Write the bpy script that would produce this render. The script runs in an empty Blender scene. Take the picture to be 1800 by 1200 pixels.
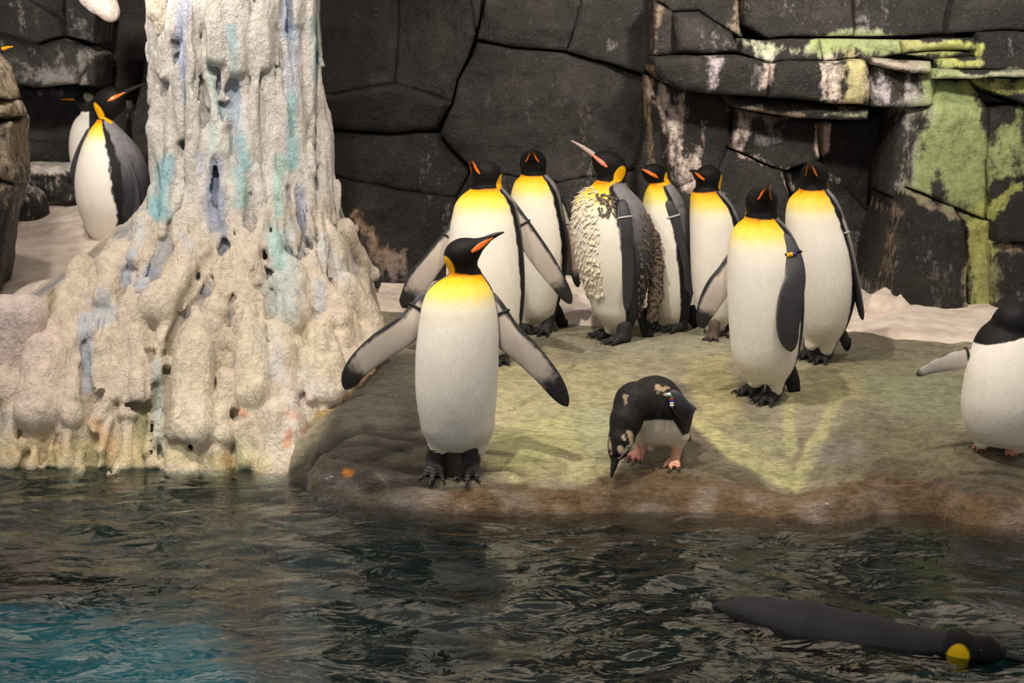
import bpy, math, random
import numpy as np
from mathutils import Vector, Matrix

# ------------------------------------------------------------------ camera, world, lights
F = 2600.0                      # focal length in pixels of an 1800x1200 frame
TH = math.atan(550.0 / F)       # downward pitch
CZ = 1.72                       # eye above the pool's water (z = 0)
scn = bpy.context.scene
COL = scn.collection
camd = bpy.data.cameras.new('camera')
camd.sensor_width = 36.0
camd.lens = F * 36.0 / 1800.0
camd.clip_end = 100
camo = bpy.data.objects.new('camera', camd)
COL.objects.link(camo)
camo.location = (0, 0, CZ)
camo.rotation_euler = (math.pi / 2 - TH, 0, 0)
scn.camera = camo
scn.view_settings.view_transform = 'Standard'
scn.view_settings.look = 'None'
scn.view_settings.gamma = 1
scn.view_settings.use_curve_mapping = False
scn.view_settings.exposure = 0.55

world = bpy.data.worlds.new('world')
scn.world = world
world.use_nodes = True
bgn = world.node_tree.nodes['Background']
bgn.inputs[0].default_value = (1.0, 0.93, 0.86, 1)
bgn.inputs[1].default_value = 0.27

def aim(o, tgt):
    d = Vector(tgt) - o.location
    o.rotation_euler = d.to_track_quat('-Z', 'Y').to_euler()

def area(name, loc, tgt, size, power, col):
    l = bpy.data.lights.new(name, 'AREA')
    l.shape = 'DISK'
    l.size = size
    l.energy = power
    l.color = col
    o = bpy.data.objects.new(name, l)
    COL.objects.link(o)
    o.location = loc
    aim(o, tgt)
    return o

def spot(name, loc, tgt, size, power, col, ang, blend=0.5):
    l = bpy.data.lights.new(name, 'SPOT')
    l.shadow_soft_size = size
    l.energy = power
    l.color = col
    l.spot_size = math.radians(ang)
    l.spot_blend = blend
    o = bpy.data.objects.new(name, l)
    COL.objects.link(o)
    o.location = loc
    aim(o, tgt)
    return o

WARM = (1.0, 0.90, 0.77)
spot('ceiling_spot', (-0.8, 3.7, 5.0), (0.2, 6.3, 0.4), 0.09, 520, WARM, 62, 0.6)
spot('ceiling_spot', (1.6, 4.0, 5.0), (1.4, 6.6, 0.4), 0.09, 300, WARM, 60, 0.6)
spot('ceiling_spot', (-2.5, 4.3, 4.9), (-1.2, 6.3, 0.6), 0.07, 300, (1.0, 0.92, 0.82), 56, 0.7)
spot('ceiling_spot', (-2.3, 6.3, 4.2), (-2.3, 8.2, 0.9), 0.10, 120, (1.0, 0.88, 0.80), 52, 0.6)
spot('added_pool_spot', (-1.5, 2.4, 4.2), (-1.35, 4.9, -0.3), 0.12, 420, (1.0, 0.98, 0.94), 26, 0.8)  # added spot that brightens the teal pool floor
for lx in (-1.9, 1.6):
    spot('added_canopy_spot', (lx, 4.9, 3.0), (lx, 7.8, 3.45), 0.15, 700, (1.0, 0.92, 0.80), 104, 0.8)  # added spots on the unseen ice canopy, for brighter reflections in the water

# ------------------------------------------------------------------ helpers
ct, st = math.cos(TH), math.sin(TH)

def ray(px, py):
    x = (px - 900.0) / F
    y = (600.0 - py) / F
    return (x, ct + y * st, -st + y * ct)

def at(px, py, Y):
    """point on the plane y = Y seen at photo pixel (px, py)"""
    d = ray(px, py)
    k = Y / d[1]
    return np.array((d[0] * k, Y, CZ + d[2] * k))

def atz(px, py, Z):
    d = ray(px, py)
    k = (Z - CZ) / d[2]
    return np.array((d[0] * k, d[1] * k, Z))

def ppm(Y, z=0.3):
    """pixels per metre at a distance"""
    return F / (Y * ct + (CZ - z) * st)

_perm = np.random.RandomState(7).permutation(4096).astype(np.int64)
_val = np.random.RandomState(11).rand(4096).astype(np.float32)

def _h(i, j, k):
    return _val[_perm[(_perm[(_perm[i & 4095] + j) & 4095] + k) & 4095]]

def vnoise(x, y, z):
    x, y, z = np.broadcast_arrays(np.asarray(x, np.float32), np.asarray(y, np.float32), np.asarray(z, np.float32))
    xi = np.floor(x).astype(np.int64); yi = np.floor(y).astype(np.int64); zi = np.floor(z).astype(np.int64)
    fx = x - xi; fy = y - yi; fz = z - zi
    fx = fx * fx * (3 - 2 * fx); fy = fy * fy * (3 - 2 * fy); fz = fz * fz * (3 - 2 * fz)
    r = 0
    for a in (0, 1):
        wa = fx if a else 1 - fx
        for b in (0, 1):
            wb = fy if b else 1 - fy
            for c in (0, 1):
                wc = fz if c else 1 - fz
                r = r + wa * wb * wc * _h(xi + a, yi + b, zi + c)
    return r * 2 - 1

def fbm(x, y, z, o=4, g=0.5):
    r = 0; a = 1.0; s = 1.0
    for i in range(o):
        r = r + a * vnoise(x * s + 17.3 * i, y * s + 5.1 * i, z * s + 9.7 * i)
        a *= g; s *= 2.03
    return r

def sstep(a, b, x):
    t = np.clip((x - a) / (b - a), 0, 1)
    return t * t * (3 - 2 * t)

def s2l(c):
    """sRGB 0-255 -> linear"""
    return tuple(((v / 255.0) / 12.92 if v / 255.0 <= 0.04045 else ((v / 255.0 + 0.055) / 1.055) ** 2.4) for v in c)

def new_obj(name, me, parent=None, mats=None):
    o = bpy.data.objects.new(name, me)
    COL.objects.link(o)
    if parent is not None:
        o.parent = parent
    if mats is not None and me is not None and len(me.materials) == 0:
        for m in (mats if isinstance(mats, (list, tuple)) else [mats]):
            me.materials.append(m)
    return o

def mesh_np(name, V, Q, smooth=True, col=None, attr='paint'):
    """mesh from numpy verts and quads (or a list of faces); col is one RGBA per vertex"""
    me = bpy.data.meshes.new(name)
    V = np.asarray(V, np.float32)
    if isinstance(Q, np.ndarray):
        n, k = Q.shape
        me.vertices.add(len(V)); me.vertices.foreach_set('co', V.ravel())
        me.loops.add(n * k); me.loops.foreach_set('vertex_index', Q.astype(np.int32).ravel())
        me.polygons.add(n)
        me.polygons.foreach_set('loop_start', np.arange(0, n * k, k, dtype=np.int32))
        me.polygons.foreach_set('loop_total', np.full(n, k, np.int32))
        me.update(calc_edges=True)
    else:
        me.from_pydata(V.tolist(), [], [list(f) for f in Q])
    if smooth:
        me.polygons.foreach_set('use_smooth', np.ones(len(me.polygons), bool))
    if col is not None:
        ca = me.color_attributes.new(attr, 'FLOAT_COLOR', 'POINT')
        c = np.asarray(col, np.float32)
        if c.shape[1] == 3:
            c = np.concatenate([c, np.ones((len(c), 1), np.float32)], 1)
        ca.data.foreach_set('color', c.ravel())
    me.update()
    return me

def surface_nets(Fv, org, h):
    """isosurface of a scalar grid (inside < 0) as vertices and quads"""
    nx, ny, nz = Fv.shape
    ins = Fv < 0
    c = [ins[a:nx - 1 + a, b:ny - 1 + b, d:nz - 1 + d] for a in (0, 1) for b in (0, 1) for d in (0, 1)]
    s = sum(x.astype(np.int8) for x in c)
    act = (s > 0) & (s < 8)
    idx = np.full(act.shape, -1, np.int64)
    I, J, K = np.nonzero(act)
    idx[I, J, K] = np.arange(len(I))
    P = np.zeros((len(I), 3)); N = np.zeros(len(I))
    cn = [(a, b, d) for a in (0, 1) for b in (0, 1) for d in (0, 1)]
    for e0 in cn:
        for ax in range(3):
            if e0[ax] == 1: continue
            e1 = list(e0); e1[ax] = 1
            f0 = Fv[I + e0[0], J + e0[1], K + e0[2]]; f1 = Fv[I + e1[0], J + e1[1], K + e1[2]]
            m = (f0 < 0) != (f1 < 0)
            t = np.where(m, f0 / np.where(m, f0 - f1, 1), 0)
            p = np.stack([np.full(len(I), e0[q], float) for q in range(3)], 1)
            p[:, ax] += t
            P += p * m[:, None]; N += m
    P /= N[:, None]
    V = (P + np.stack([I, J, K], 1)) * h + np.asarray(org)
    Q = []
    for ax in range(3):
        sl0 = [slice(None)] * 3; sl1 = [slice(None)] * 3
        sl0[ax] = slice(0, -1); sl1[ax] = slice(1, None)
        a0 = ins[tuple(sl0)]; a1 = ins[tuple(sl1)]
        E = a0 != a1
        i, j, k = np.nonzero(E)
        u, v = [q for q in range(3) if q != ax]
        ijk = [i, j, k]
        ok = (ijk[u] > 0) & (ijk[v] > 0) & (ijk[u] < idx.shape[u]) & (ijk[v] < idx.shape[v])
        i, j, k = i[ok], j[ok], k[ok]
        ijk = [i, j, k]
        def g(du, dv):
            q = [i.copy(), j.copy(), k.copy()]
            q[u] = q[u] - du; q[v] = q[v] - dv
            return idx[q[0], q[1], q[2]]
        quad = np.stack([g(1, 1), g(0, 1), g(0, 0), g(1, 0)], 1)
        inside0 = a0[i, j, k]
        flip = inside0 if ax != 1 else ~inside0
        quad = np.where(flip[:, None], quad, quad[:, ::-1])
        Q.append(quad)
    Q = np.concatenate(Q)
    Q = Q[(Q >= 0).all(1)]
    return V, Q

def smin(a, b, k):
    h = np.clip(0.5 + 0.5 * (b - a) / k, 0, 1)
    return b + (a - b) * h - k * h * (1 - h)

def rcone(X, Y, Z, a, b, ra, rb):
    """swept sphere of changing radius"""
    a = np.asarray(a, float); b = np.asarray(b, float)
    d = b - a; L2 = float(d @ d) + 1e-12
    t = np.clip(((X - a[0]) * d[0] + (Y - a[1]) * d[1] + (Z - a[2]) * d[2]) / L2, 0, 1)
    return np.sqrt((X - a[0] - t * d[0]) ** 2 + (Y - a[1] - t * d[1]) ** 2 + (Z - a[2] - t * d[2]) ** 2) - (ra + (rb - ra) * t)

def grid(lo, hi, h):
    ax = [np.arange(lo[i], hi[i] + h, h, dtype=np.float32) for i in range(3)]
    X, Y, Z = ax[0][:, None, None], ax[1][None, :, None], ax[2][None, None, :]
    return X, Y, Z, (len(ax[0]), len(ax[1]), len(ax[2]))

def unit(v):
    v = np.asarray(v, float)
    return v / (np.linalg.norm(v) + 1e-12)

def catmull(P, n):
    P = np.asarray(P, float)
    m = len(P)
    Pe = np.vstack([2 * P[0] - P[1], P, 2 * P[-1] - P[-2]])
    out = []
    for q in range(n):
        u = q / (n - 1) * (m - 1)
        i = min(int(u), m - 2); t = u - i
        p0, p1, p2, p3 = Pe[i], Pe[i + 1], Pe[i + 2], Pe[i + 3]
        out.append(0.5 * ((2 * p1) + (-p0 + p2) * t + (2 * p0 - 5 * p1 + 4 * p2 - p3) * t * t + (-p0 + 3 * p1 - 3 * p2 + p3) * t ** 3))
    return np.array(out)

def loft(path, hw, th, nrm, nseg=20, nlen=28, rnd=0.0):
    """blade or tube along a path: half widths hw, half thicknesses th, nrm = direction of the thin axis"""
    P = catmull(path, nlen)
    W = catmull(np.stack([hw, th], 1), nlen)
    W = np.maximum(W, 0.0008)
    if rnd:
        uu = np.linspace(0, 1, nlen); k = np.clip((uu - (1 - rnd)) / rnd, 0, 0.995)
        W = W * np.sqrt(1 - k ** 2)[:, None]
        k = np.clip((0.07 - uu) / 0.07, 0, 0.98)
        W = W * np.sqrt(1 - k ** 2)[:, None]
    T = np.gradient(P, axis=0)
    V = []; S = []; U = []
    nrm = np.asarray(nrm, float)
    for i in range(nlen):
        t = unit(T[i])
        n = nrm if nrm.ndim == 1 else nrm[i]
        n = unit(n - (n @ t) * t)
        c = np.cross(t, n)
        for j in range(nseg):
            a = 2 * math.pi * j / nseg
            V.append(P[i] + c * W[i, 0] * math.cos(a) + n * W[i, 1] * math.sin(a))
            S.append((math.cos(a), math.sin(a))); U.append(i / (nlen - 1))
    V.append(P[0]); V.append(P[-1] + unit(T[-1]) * W[-1, 0] * 0.4)
    S += [(0, 0), (0, 0)]; U += [0, 1]
    Q = []
    for i in range(nlen - 1):
        for j in range(nseg):
            k = (j + 1) % nseg
            Q.append((i * nseg + j, i * nseg + k, (i + 1) * nseg + k, (i + 1) * nseg + j))
    e = len(V)
    for j in range(nseg):
        k = (j + 1) % nseg
        Q.append((e - 2, k, j)); Q.append((e - 1, (nlen - 1) * nseg + j, (nlen - 1) * nseg + k))
    return np.array(V), Q, np.array(S), np.array(U)

def tag(o, label=None, cat=None, group=None, kind=None):
    if label: o['label'] = label
    if cat: o['category'] = cat
    if group: o['group'] = group
    if kind: o['kind'] = kind
    return o

# ------------------------------------------------------------------ materials
def mat(name):
    m = bpy.data.materials.new(name)
    m.use_nodes = True
    nt = m.node_tree
    return m, nt, nt.nodes['Principled BSDF']

def nd(nt, t, **kw):
    n = nt.nodes.new(t)
    for k, v in kw.items():
        setattr(n, k, v)
    return n

def lk(nt, a, b):
    nt.links.new(a, b)

def coords(nt, scale):
    tc = nd(nt, 'ShaderNodeTexCoord')
    mp = nd(nt, 'ShaderNodeMapping')
    mp.inputs['Scale'].default_value = scale
    lk(nt, tc.outputs['Object'], mp.inputs['Vector'])
    return mp.outputs['Vector']

def noise(nt, vec, scale, detail=6, rough=0.6, dist=0.0):
    n = nd(nt, 'ShaderNodeTexNoise')
    n.inputs['Scale'].default_value = scale
    n.inputs['Detail'].default_value = detail
    n.inputs['Roughness'].default_value = rough
    n.inputs['Distortion'].default_value = dist
    lk(nt, vec, n.inputs['Vector'])
    return n.outputs['Fac']

def ramp(nt, fac, stops):
    r = nd(nt, 'ShaderNodeValToRGB')
    e = r.color_ramp.elements
    while len(e) < len(stops):
        e.new(0.5)
    for q, (p, c) in zip(e, stops):
        q.position = p
        q.color = (*c, 1) if len(c) == 3 else c
    lk(nt, fac, r.inputs['Fac'])
    return r.outputs['Color']

def mathn(nt, op, a, b, clamp=False):
    n = nd(nt, 'ShaderNodeMath', operation=op)
    n.use_clamp = clamp
    for i, v in enumerate((a, b)):
        if isinstance(v, (int, float)):
            n.inputs[i].default_value = v
        else:
            lk(nt, v, n.inputs[i])
    return n.outputs[0]

def mix(nt, fac, a, b, mode='MIX'):
    n = nd(nt, 'ShaderNodeMix', data_type='RGBA', blend_type=mode)
    for i, v in ((0, fac), (6, a), (7, b)):
        if isinstance(v, (int, float)):
            n.inputs[i].default_value = v
        elif isinstance(v, tuple):
            n.inputs[i].default_value = (*v, 1) if len(v) == 3 else v
        else:
            lk(nt, v, n.inputs[i])
    return n.outputs[2]

def bump(nt, bs, h, strength, dist):
    b = nd(nt, 'ShaderNodeBump')
    b.inputs['Strength'].default_value = strength
    b.inputs['Distance'].default_value = dist
    lk(nt, h, b.inputs['Height'])
    lk(nt, b.outputs[0], bs.inputs['Normal'])
    return b

def attr(nt, name='paint'):
    a = nd(nt, 'ShaderNodeAttribute')
    a.attribute_name = name
    return a

def plain(name, col, rough=0.5, spec=0.5, bumps=None, coat=0.0, var=0.15):
    m, nt, bs = mat(name)
    v = coords(nt, (1, 1, 1))
    n = noise(nt, v, 60, 4)
    c = mix(nt, mathn(nt, 'MULTIPLY', n, 1.0), tuple(x * (1 - var) for x in col), tuple(min(1, x * (1 + var)) for x in col))
    lk(nt, c, bs.inputs['Base Color'])
    bs.inputs['Roughness'].default_value = rough
    bs.inputs['Specular IOR Level'].default_value = spec
    if bumps:
        bump(nt, bs, noise(nt, v, bumps[0], 4), bumps[1], bumps[2])
    return m

# feathers: colour pattern stored on the skin, fine strands as relief
def feather_mat(name, rough=0.6, strand=0.35, spec=0.2):
    m, nt, bs = mat(name)
    a = attr(nt)
    v = coords(nt, (1, 1, 0.12))
    n = noise(nt, v, 240, 3, 0.6)
    v2 = coords(nt, (1, 1, 0.5))
    n2 = noise(nt, v2, 30, 4, 0.6)
    c = mix(nt, mathn(nt, 'MULTIPLY', n, 0.14), a.outputs['Color'], (0, 0, 0), 'MULTIPLY')
    c = mix(nt, 0.16, c, ramp(nt, n2, [(0.3, (0.66, 0.63, 0.58)), (0.6, (1, 1, 1))]), 'MULTIPLY')
    lk(nt, c, bs.inputs['Base Color'])
    bs.inputs['Roughness'].default_value = rough
    bs.inputs['Specular IOR Level'].default_value = spec
    h = mathn(nt, 'ADD', n, mathn(nt, 'MULTIPLY', n2, 1.2))
    bump(nt, bs, h, strand, 0.004)
    return m

M_FEATHER = feather_mat('feathers')
M_FLIPPER = feather_mat('flipper_skin', 0.5, 0.2, 0.4)
M_BEAK = plain('black_beak', (0.012, 0.011, 0.011), 0.32, 0.5)
M_PLATE = plain('orange_bill_plate', s2l((226, 112, 34)), 0.35, 0.5)
M_PLATE_PINK = plain('pink_bill_plate', s2l((226, 122, 96)), 0.35, 0.5)
M_BEAK_PALE = plain('pale_peeling_beak', s2l((190, 170, 160)), 0.5, 0.4)
M_GENTOO = plain('gentoo_beak', s2l((240, 150, 20)), 0.35, 0.5)
M_EYE = plain('eye', (0.01, 0.006, 0.004), 0.08, 0.8)
M_RING = plain('eye_ring', (0.75, 0.75, 0.72), 0.5, 0.5)
M_BLACKFOOT = plain('black_foot_skin', (0.022, 0.020, 0.020), 0.5, 0.45, (170, 0.9, 0.004), var=0.4)
M_BROWNFOOT = plain('brown_foot_skin', (0.10, 0.075, 0.055), 0.6, 0.4, (170, 0.9, 0.004), var=0.4)
M_PINKFOOT = plain('pink_foot_skin', s2l((226, 158, 140)), 0.5, 0.4, (170, 0.6, 0.003))
M_YELLOWFOOT = plain('yellow_pink_foot_skin', s2l((224, 168, 140)), 0.5, 0.4, (170, 0.6, 0.003))
M_CLAW = plain('claw', (0.012, 0.01, 0.01), 0.4, 0.5)
M_BAND_BLACK = plain('black_band', (0.01, 0.01, 0.01), 0.5, 0.4)
M_BAND_SILVER = plain('silver_band', (0.42, 0.40, 0.38), 0.35, 0.6)
M_YEL = plain('yellow_bead', s2l((235, 180, 20)), 0.4, 0.5)
M_BLUE = plain('blue_bead', s2l((60, 50, 140)), 0.4, 0.5)
M_RED = plain('red_bead', s2l((190, 80, 50)), 0.4, 0.5)
M_GRN = plain('green_bead', s2l((20, 140, 80)), 0.4, 0.5)
M_WHT = plain('white_bead', s2l((235, 235, 235)), 0.4, 0.5)
M_FLUFF = plain('white_loose_feathers', s2l((226, 214, 190)), 0.7, 0.2)
M_CLUMP = plain('brown_loose_feathers', s2l((104, 92, 82)), 0.8, 0.2, (200, 0.6, 0.004), var=0.5)

def rock_wall_mat():
    m, nt, bs = mat('dark_painted_rock')
    a = attr(nt)
    v = coords(nt, (1, 1, 1))
    n1 = noise(nt, v, 2.2, 8, 0.62)
    n2 = noise(nt, v, 11, 10, 0.68)
    n3 = noise(nt, v, 90, 4, 0.6)
    base = ramp(nt, n1, [(0.30, (0.005, 0.0042, 0.0038)), (0.52, (0.015, 0.012, 0.0105)), (0.75, (0.046, 0.038, 0.034))])
    base = mix(nt, 0.7, base, ramp(nt, n2, [(0.33, (0.35, 0.34, 0.33)), (0.55, (1, 1, 1)), (0.72, (1.9, 1.8, 1.7))]), 'MULTIPLY')
    sp = ramp(nt, n3, [(0.61, (0, 0, 0)), (0.70, (1, 1, 1))])
    cl = ramp(nt, noise(nt, v, 4.2, 9, 0.72, 0.3), [(0.50, (0, 0, 0)), (0.68, (1, 1, 1))])
    base = mix(nt, mathn(nt, 'MULTIPLY', cl, 0.3), base, (0.075, 0.066, 0.062))
    base = mix(nt, mathn(nt, 'MULTIPLY', sp, 0.22), base, (0.33, 0.30, 0.27))
    # mineral and algae stains: amount stored per block, edges broken by vertical streaks
    vs = coords(nt, (1, 1, 0.22))
    ns = noise(nt, vs, 15, 9, 0.72, 0.4)
    ns2 = noise(nt, v, 26, 8, 0.7)
    am = mathn(nt, 'ADD', a.outputs['Alpha'], mathn(nt, 'MULTIPLY', mathn(nt, 'SUBTRACT', ns, 0.5), 1.6))
    am = mathn(nt, 'ADD', am, mathn(nt, 'MULTIPLY', mathn(nt, 'SUBTRACT', ns2, 0.5), 1.2))
    k = mathn(nt, 'MULTIPLY', mathn(nt, 'SUBTRACT', am, 0.42), 2.6, True)
    k = mathn(nt, 'MULTIPLY', k, 0.92)
    pc = mix(nt, 0.75, a.outputs['Color'], ramp(nt, ns2, [(0.3, (0.45, 0.45, 0.45)), (0.6, (1.15, 1.15, 1.15))]), 'MULTIPLY')
    lk(nt, mix(nt, k, base, pc), bs.inputs['Base Color'])
    bs.inputs['Roughness'].default_value = 0.62
    bs.inputs['Specular IOR Level'].default_value = 0.45
    h = mathn(nt, 'ADD', mathn(nt, 'MULTIPLY', n2, 1.0), mathn(nt, 'MULTIPLY', n3, 0.22))
    bump(nt, bs, h, 0.9, 0.03)
    return m
M_ROCK = rock_wall_mat()

def ground_mat():
    m, nt, bs = mat('wet_ledge_rock')
    a = attr(nt)
    v = coords(nt, (1, 1, 1))
    n2 = noise(nt, v, 14, 10, 0.7)
    n3 = noise(nt, coords(nt, (1, 3.0, 3.0)), 26, 8, 0.7)
    n4 = noise(nt, v, 150, 4, 0.6)
    c = mix(nt, 0.65, a.outputs['Color'], ramp(nt, n3, [(0.36, (0.42, 0.39, 0.36)), (0.50, (1, 1, 1)), (0.66, (1.5, 1.46, 1.36))]), 'MULTIPLY')
    c = mix(nt, 0.6, c, ramp(nt, n2, [(0.36, (0.45, 0.45, 0.42)), (0.56, (1.1, 1.1, 1.1))]), 'MULTIPLY')
    c = mix(nt, 0.25, c, ramp(nt, n4, [(0.36, (0.4, 0.4, 0.4)), (0.5, (1.1, 1.1, 1.1))]), 'MULTIPLY')
    lk(nt, c, bs.inputs['Base Color'])
    lk(nt, a.outputs['Alpha'], bs.inputs['Roughness'])
    bs.inputs['Specular IOR Level'].default_value = 0.5
    h = mathn(nt, 'ADD', n2, mathn(nt, 'MULTIPLY', n3, 0.7))
    h = mathn(nt, 'ADD', h, mathn(nt, 'MULTIPLY', n4, 0.15))
    b = bump(nt, bs, h, 0.9, 0.028)
    # a film of water where the rock is wet
    film = mathn(nt, 'MULTIPLY', mathn(nt, 'SUBTRACT', 0.26, a.outputs['Alpha']), 9.0, True)
    film = mathn(nt, 'MULTIPLY', film, ramp(nt, noise(nt, v, 7, 5, 0.6), [(0.46, (0, 0, 0)), (0.56, (1, 1, 1))]))
    lk(nt, film, bs.inputs['Coat Weight'])
    bs.inputs['Coat Roughness'].default_value = 0.04
    b2 = nd(nt, 'ShaderNodeBump')
    b2.inputs['Strength'].default_value = 0.7
    b2.inputs['Distance'].default_value = 0.012
    lk(nt, n2, b2.inputs['Height'])
    lk(nt, b2.outputs[0], bs.inputs['Coat Normal'])
    return m
M_GROUND = ground_mat()

def ice_mat():
    m, nt, bs = mat('painted_plaster_ice')
    a = attr(nt)
    v = coords(nt, (1, 1, 0.45))
    n1 = noise(nt, v, 22, 9, 0.65, 0.5)
    n2 = noise(nt, coords(nt, (1, 1, 0.7)), 70, 6, 0.6)
    n3 = noise(nt, coords(nt, (1, 1, 0.9)), 34, 7, 0.7)
    c = mix(nt, 0.5, a.outputs['Color'], ramp(nt, n1, [(0.32, (0.72, 0.68, 0.62)), (0.5, (1, 1, 1)), (0.7, (1.1, 1.1, 1.1))]), 'MULTIPLY')
    pits = ramp(nt, n3, [(0.30, (1, 1, 1)), (0.36, (0, 0, 0))])
    c = mix(nt, mathn(nt, 'MULTIPLY', pits, 0.7), c, (0.16, 0.13, 0.09))
    lk(nt, c, bs.inputs['Base Color'])
    bs.inputs['Roughness'].default_value = 0.42
    bs.inputs['Specular IOR Level'].default_value = 0.4
    h = mathn(nt, 'ADD', n1, mathn(nt, 'MULTIPLY', n2, 0.4))
    bump(nt, bs, h, 1.0, 0.03)
    return m
M_ICE = ice_mat()

def snow_mat():
    m, nt, bs = mat('packed_snow')
    v = coords(nt, (1, 1, 1))
    n = noise(nt, v, 9, 8, 0.6)
    n2 = noise(nt, v, 120, 5, 0.7)
    c = ramp(nt, n, [(0.3, s2l((205, 186, 170))), (0.6, s2l((232, 218, 206)))])
    lk(nt, c, bs.inputs['Base Color'])
    bs.inputs['Roughness'].default_value = 0.7
    bs.inputs['Specular IOR Level'].default_value = 0.3
    bump(nt, bs, mathn(nt, 'ADD', n, mathn(nt, 'MULTIPLY', n2, 0.25)), 0.5, 0.02)
    return m
M_SNOW = snow_mat()

def floor_mat():
    m, nt, bs = mat('painted_pool_floor')
    a = attr(nt)
    v = coords(nt, (1, 1, 1))
    n = noise(nt, v, 3.5, 6, 0.6, 0.6)
    c = mix(nt, 0.5, a.outputs['Color'], ramp(nt, n, [(0.3, (0.4, 0.45, 0.45)), (0.65, (1.3, 1.3, 1.3))]), 'MULTIPLY')
    lk(nt, c, bs.inputs['Base Color'])
    bs.inputs['Roughness'].default_value = 0.8
    return m
M_FLOOR = floor_mat()

def water_mat():
    m, nt, bs = mat('pool_water')
    nt.nodes.remove(bs)
    out = nt.nodes['Material Output']
    tr = nd(nt, 'ShaderNodeBsdfTransparent')
    tr.inputs[0].default_value = (0.97, 0.98, 0.98, 1)
    gl = nd(nt, 'ShaderNodeBsdfGlossy')
    gl.inputs['Roughness'].default_value = 0.02
    gl.inputs['Color'].default_value = (1, 1, 1, 1)
    fr = nd(nt, 'ShaderNodeFresnel')
    fr.inputs['IOR'].default_value = 1.45
    v = coords(nt, (0.75, 1.25, 1))
    n1 = noise(nt, v, 6, 3, 0.5, 0.8)
    n2 = noise(nt, v, 38, 3, 0.5, 0.6)
    h = mathn(nt, 'ADD', n1, mathn(nt, 'MULTIPLY', n2, 0.07))
    b = nd(nt, 'ShaderNodeBump')
    b.inputs['Strength'].default_value = 0.5
    b.inputs['Distance'].default_value = 0.03
    lk(nt, h, b.inputs['Height'])
    lk(nt, b.outputs[0], gl.inputs['Normal'])
    lk(nt, b.outputs[0], fr.inputs['Normal'])
    mx = nd(nt, 'ShaderNodeMixShader')
    lk(nt, fr.outputs[0], mx.inputs[0])
    lk(nt, tr.outputs[0], mx.inputs[1])
    lk(nt, gl.outputs[0], mx.inputs[2])
    lk(nt, mx.outputs[0], out.inputs['Surface'])
    va = nd(nt, 'ShaderNodeVolumeAbsorption')
    va.inputs[0].default_value = (0.50, 0.88, 0.90, 1)
    va.inputs[1].default_value = 2.0
    lk(nt, va.outputs[0], out.inputs['Volume'])
    return m
M_WATER = water_mat()

def fix_winding(V, Q):
    a, b, c = V[Q[:, 0]], V[Q[:, 1]], V[Q[:, 2]]
    vol = np.einsum('ij,ij->i', a - V.mean(0), np.cross(b - a, c - a)).sum()
    return Q if vol > 0 else Q[:, ::-1]

# ------------------------------------------------------------------ ground shape
_wl = [(-400, 812), (0, 816), (300, 822), (530, 850), (560, 880), (620, 888), (700, 895), (860, 901), (1000, 903), (1150, 902), (1300, 906),
       (1420, 917), (1480, 921), (1540, 905), (1640, 905), (1700, 925), (1800, 936), (2000, 945), (2400, 950)]
_wp = np.array([atz(px, py, 0.0) for px, py in _wl])

def Yw(x):
    return np.interp(x, _wp[:, 0], _wp[:, 1])

def gz(x, y):
    """height of the rock ledge"""
    x = np.asarray(x, float); y = np.asarray(y, float)
    s = y - Yw(x)
    h = np.interp(s, [-2.0, -0.3, -0.06, 0.0, 0.045, 0.09, 0.25, 0.6, 1.2, 2.2, 5], [-3.5, -1.2, -0.25, 0.0, 0.065, 0.095, 0.145, 0.205, 0.235, 0.25, 0.27])
    # shallow notch in the front face
    h = h - 0.03 * np.exp(-((x - 1.02) / 0.12) ** 2) * sstep(0.0, 0.08, s) * (1 - sstep(0.2, 0.5, s))
    # step worn into the dark left shoulder
    wl = (1 - sstep(-0.35, -0.05, x)) * sstep(-1.0, -0.8, x)
    ter = 0.022 * (np.abs(((h * 15 + x * 0.9 + 0.25 * vnoise(x * 3, y * 3, 1.0)) % 1.0) - 0.5) * 2 - 0.5)
    h = h + wl * ter * sstep(0.0, 0.05, s) * (1 - sstep(0.5, 0.8, s))
    wr = sstep(1.35, 1.6, x)
    ter2 = 0.014 * (np.abs(((h * 20 + x * 0.7 + 0.4 * vnoise(x * 4, y * 4, 4.0)) % 1.0) - 0.5) * 2 - 0.5)
    h = h + wr * ter2 * sstep(0.0, 0.05, s) * (1 - sstep(0.4, 0.7, s))
    # the left alcove climbs to the back
    al = 1 - sstep(-1.05, -0.86, x)
    h = np.where(al > 0, h * (1 - al) + al * np.interp(y, [5.0, 6.15, 6.5, 7.4, 8.3, 9.4, 10.5], [-2.5, -1.6, 0.42, 0.44, 0.52, 0.62, 0.66]), h)
    return h

def gz_fine(x, y):
    h = gz(x, y)
    s = y - Yw(x)
    return h + sstep(-0.05, 0.08, s) * (0.012 * fbm(x * 2.2, y * 2.2, 0.0, 3) - 0.014 * (1 - sstep(0.05, 0.3, s)) * np.abs(vnoise(x * 5, y * 26, 2.0)) + 0.012 * (1 - sstep(0.05, 0.25, s)) * vnoise(x * 11, y * 30, 5.0) + 0.003 * fbm(x * 13, y * 13, 3.0, 3)) \
        - 0.010 * sstep(0.0, 0.03, s) * np.exp(-((s - 0.18 - 0.05 * np.sin(x * 5) - 0.04 * vnoise(x * 6, 0, 0)) / 0.010) ** 2)

def hit(px, py):
    """point of the ground seen at a photo pixel"""
    d = ray(px, py)
    ts = np.linspace(4.0, 12.0, 4000)
    zs = CZ + d[2] / d[1] * ts - gz_fine(d[0] / d[1] * ts, ts)
    i = np.argmax(zs < 0)
    return np.array((d[0] / d[1] * ts[i], ts[i], CZ + d[2] / d[1] * ts[i]))

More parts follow.
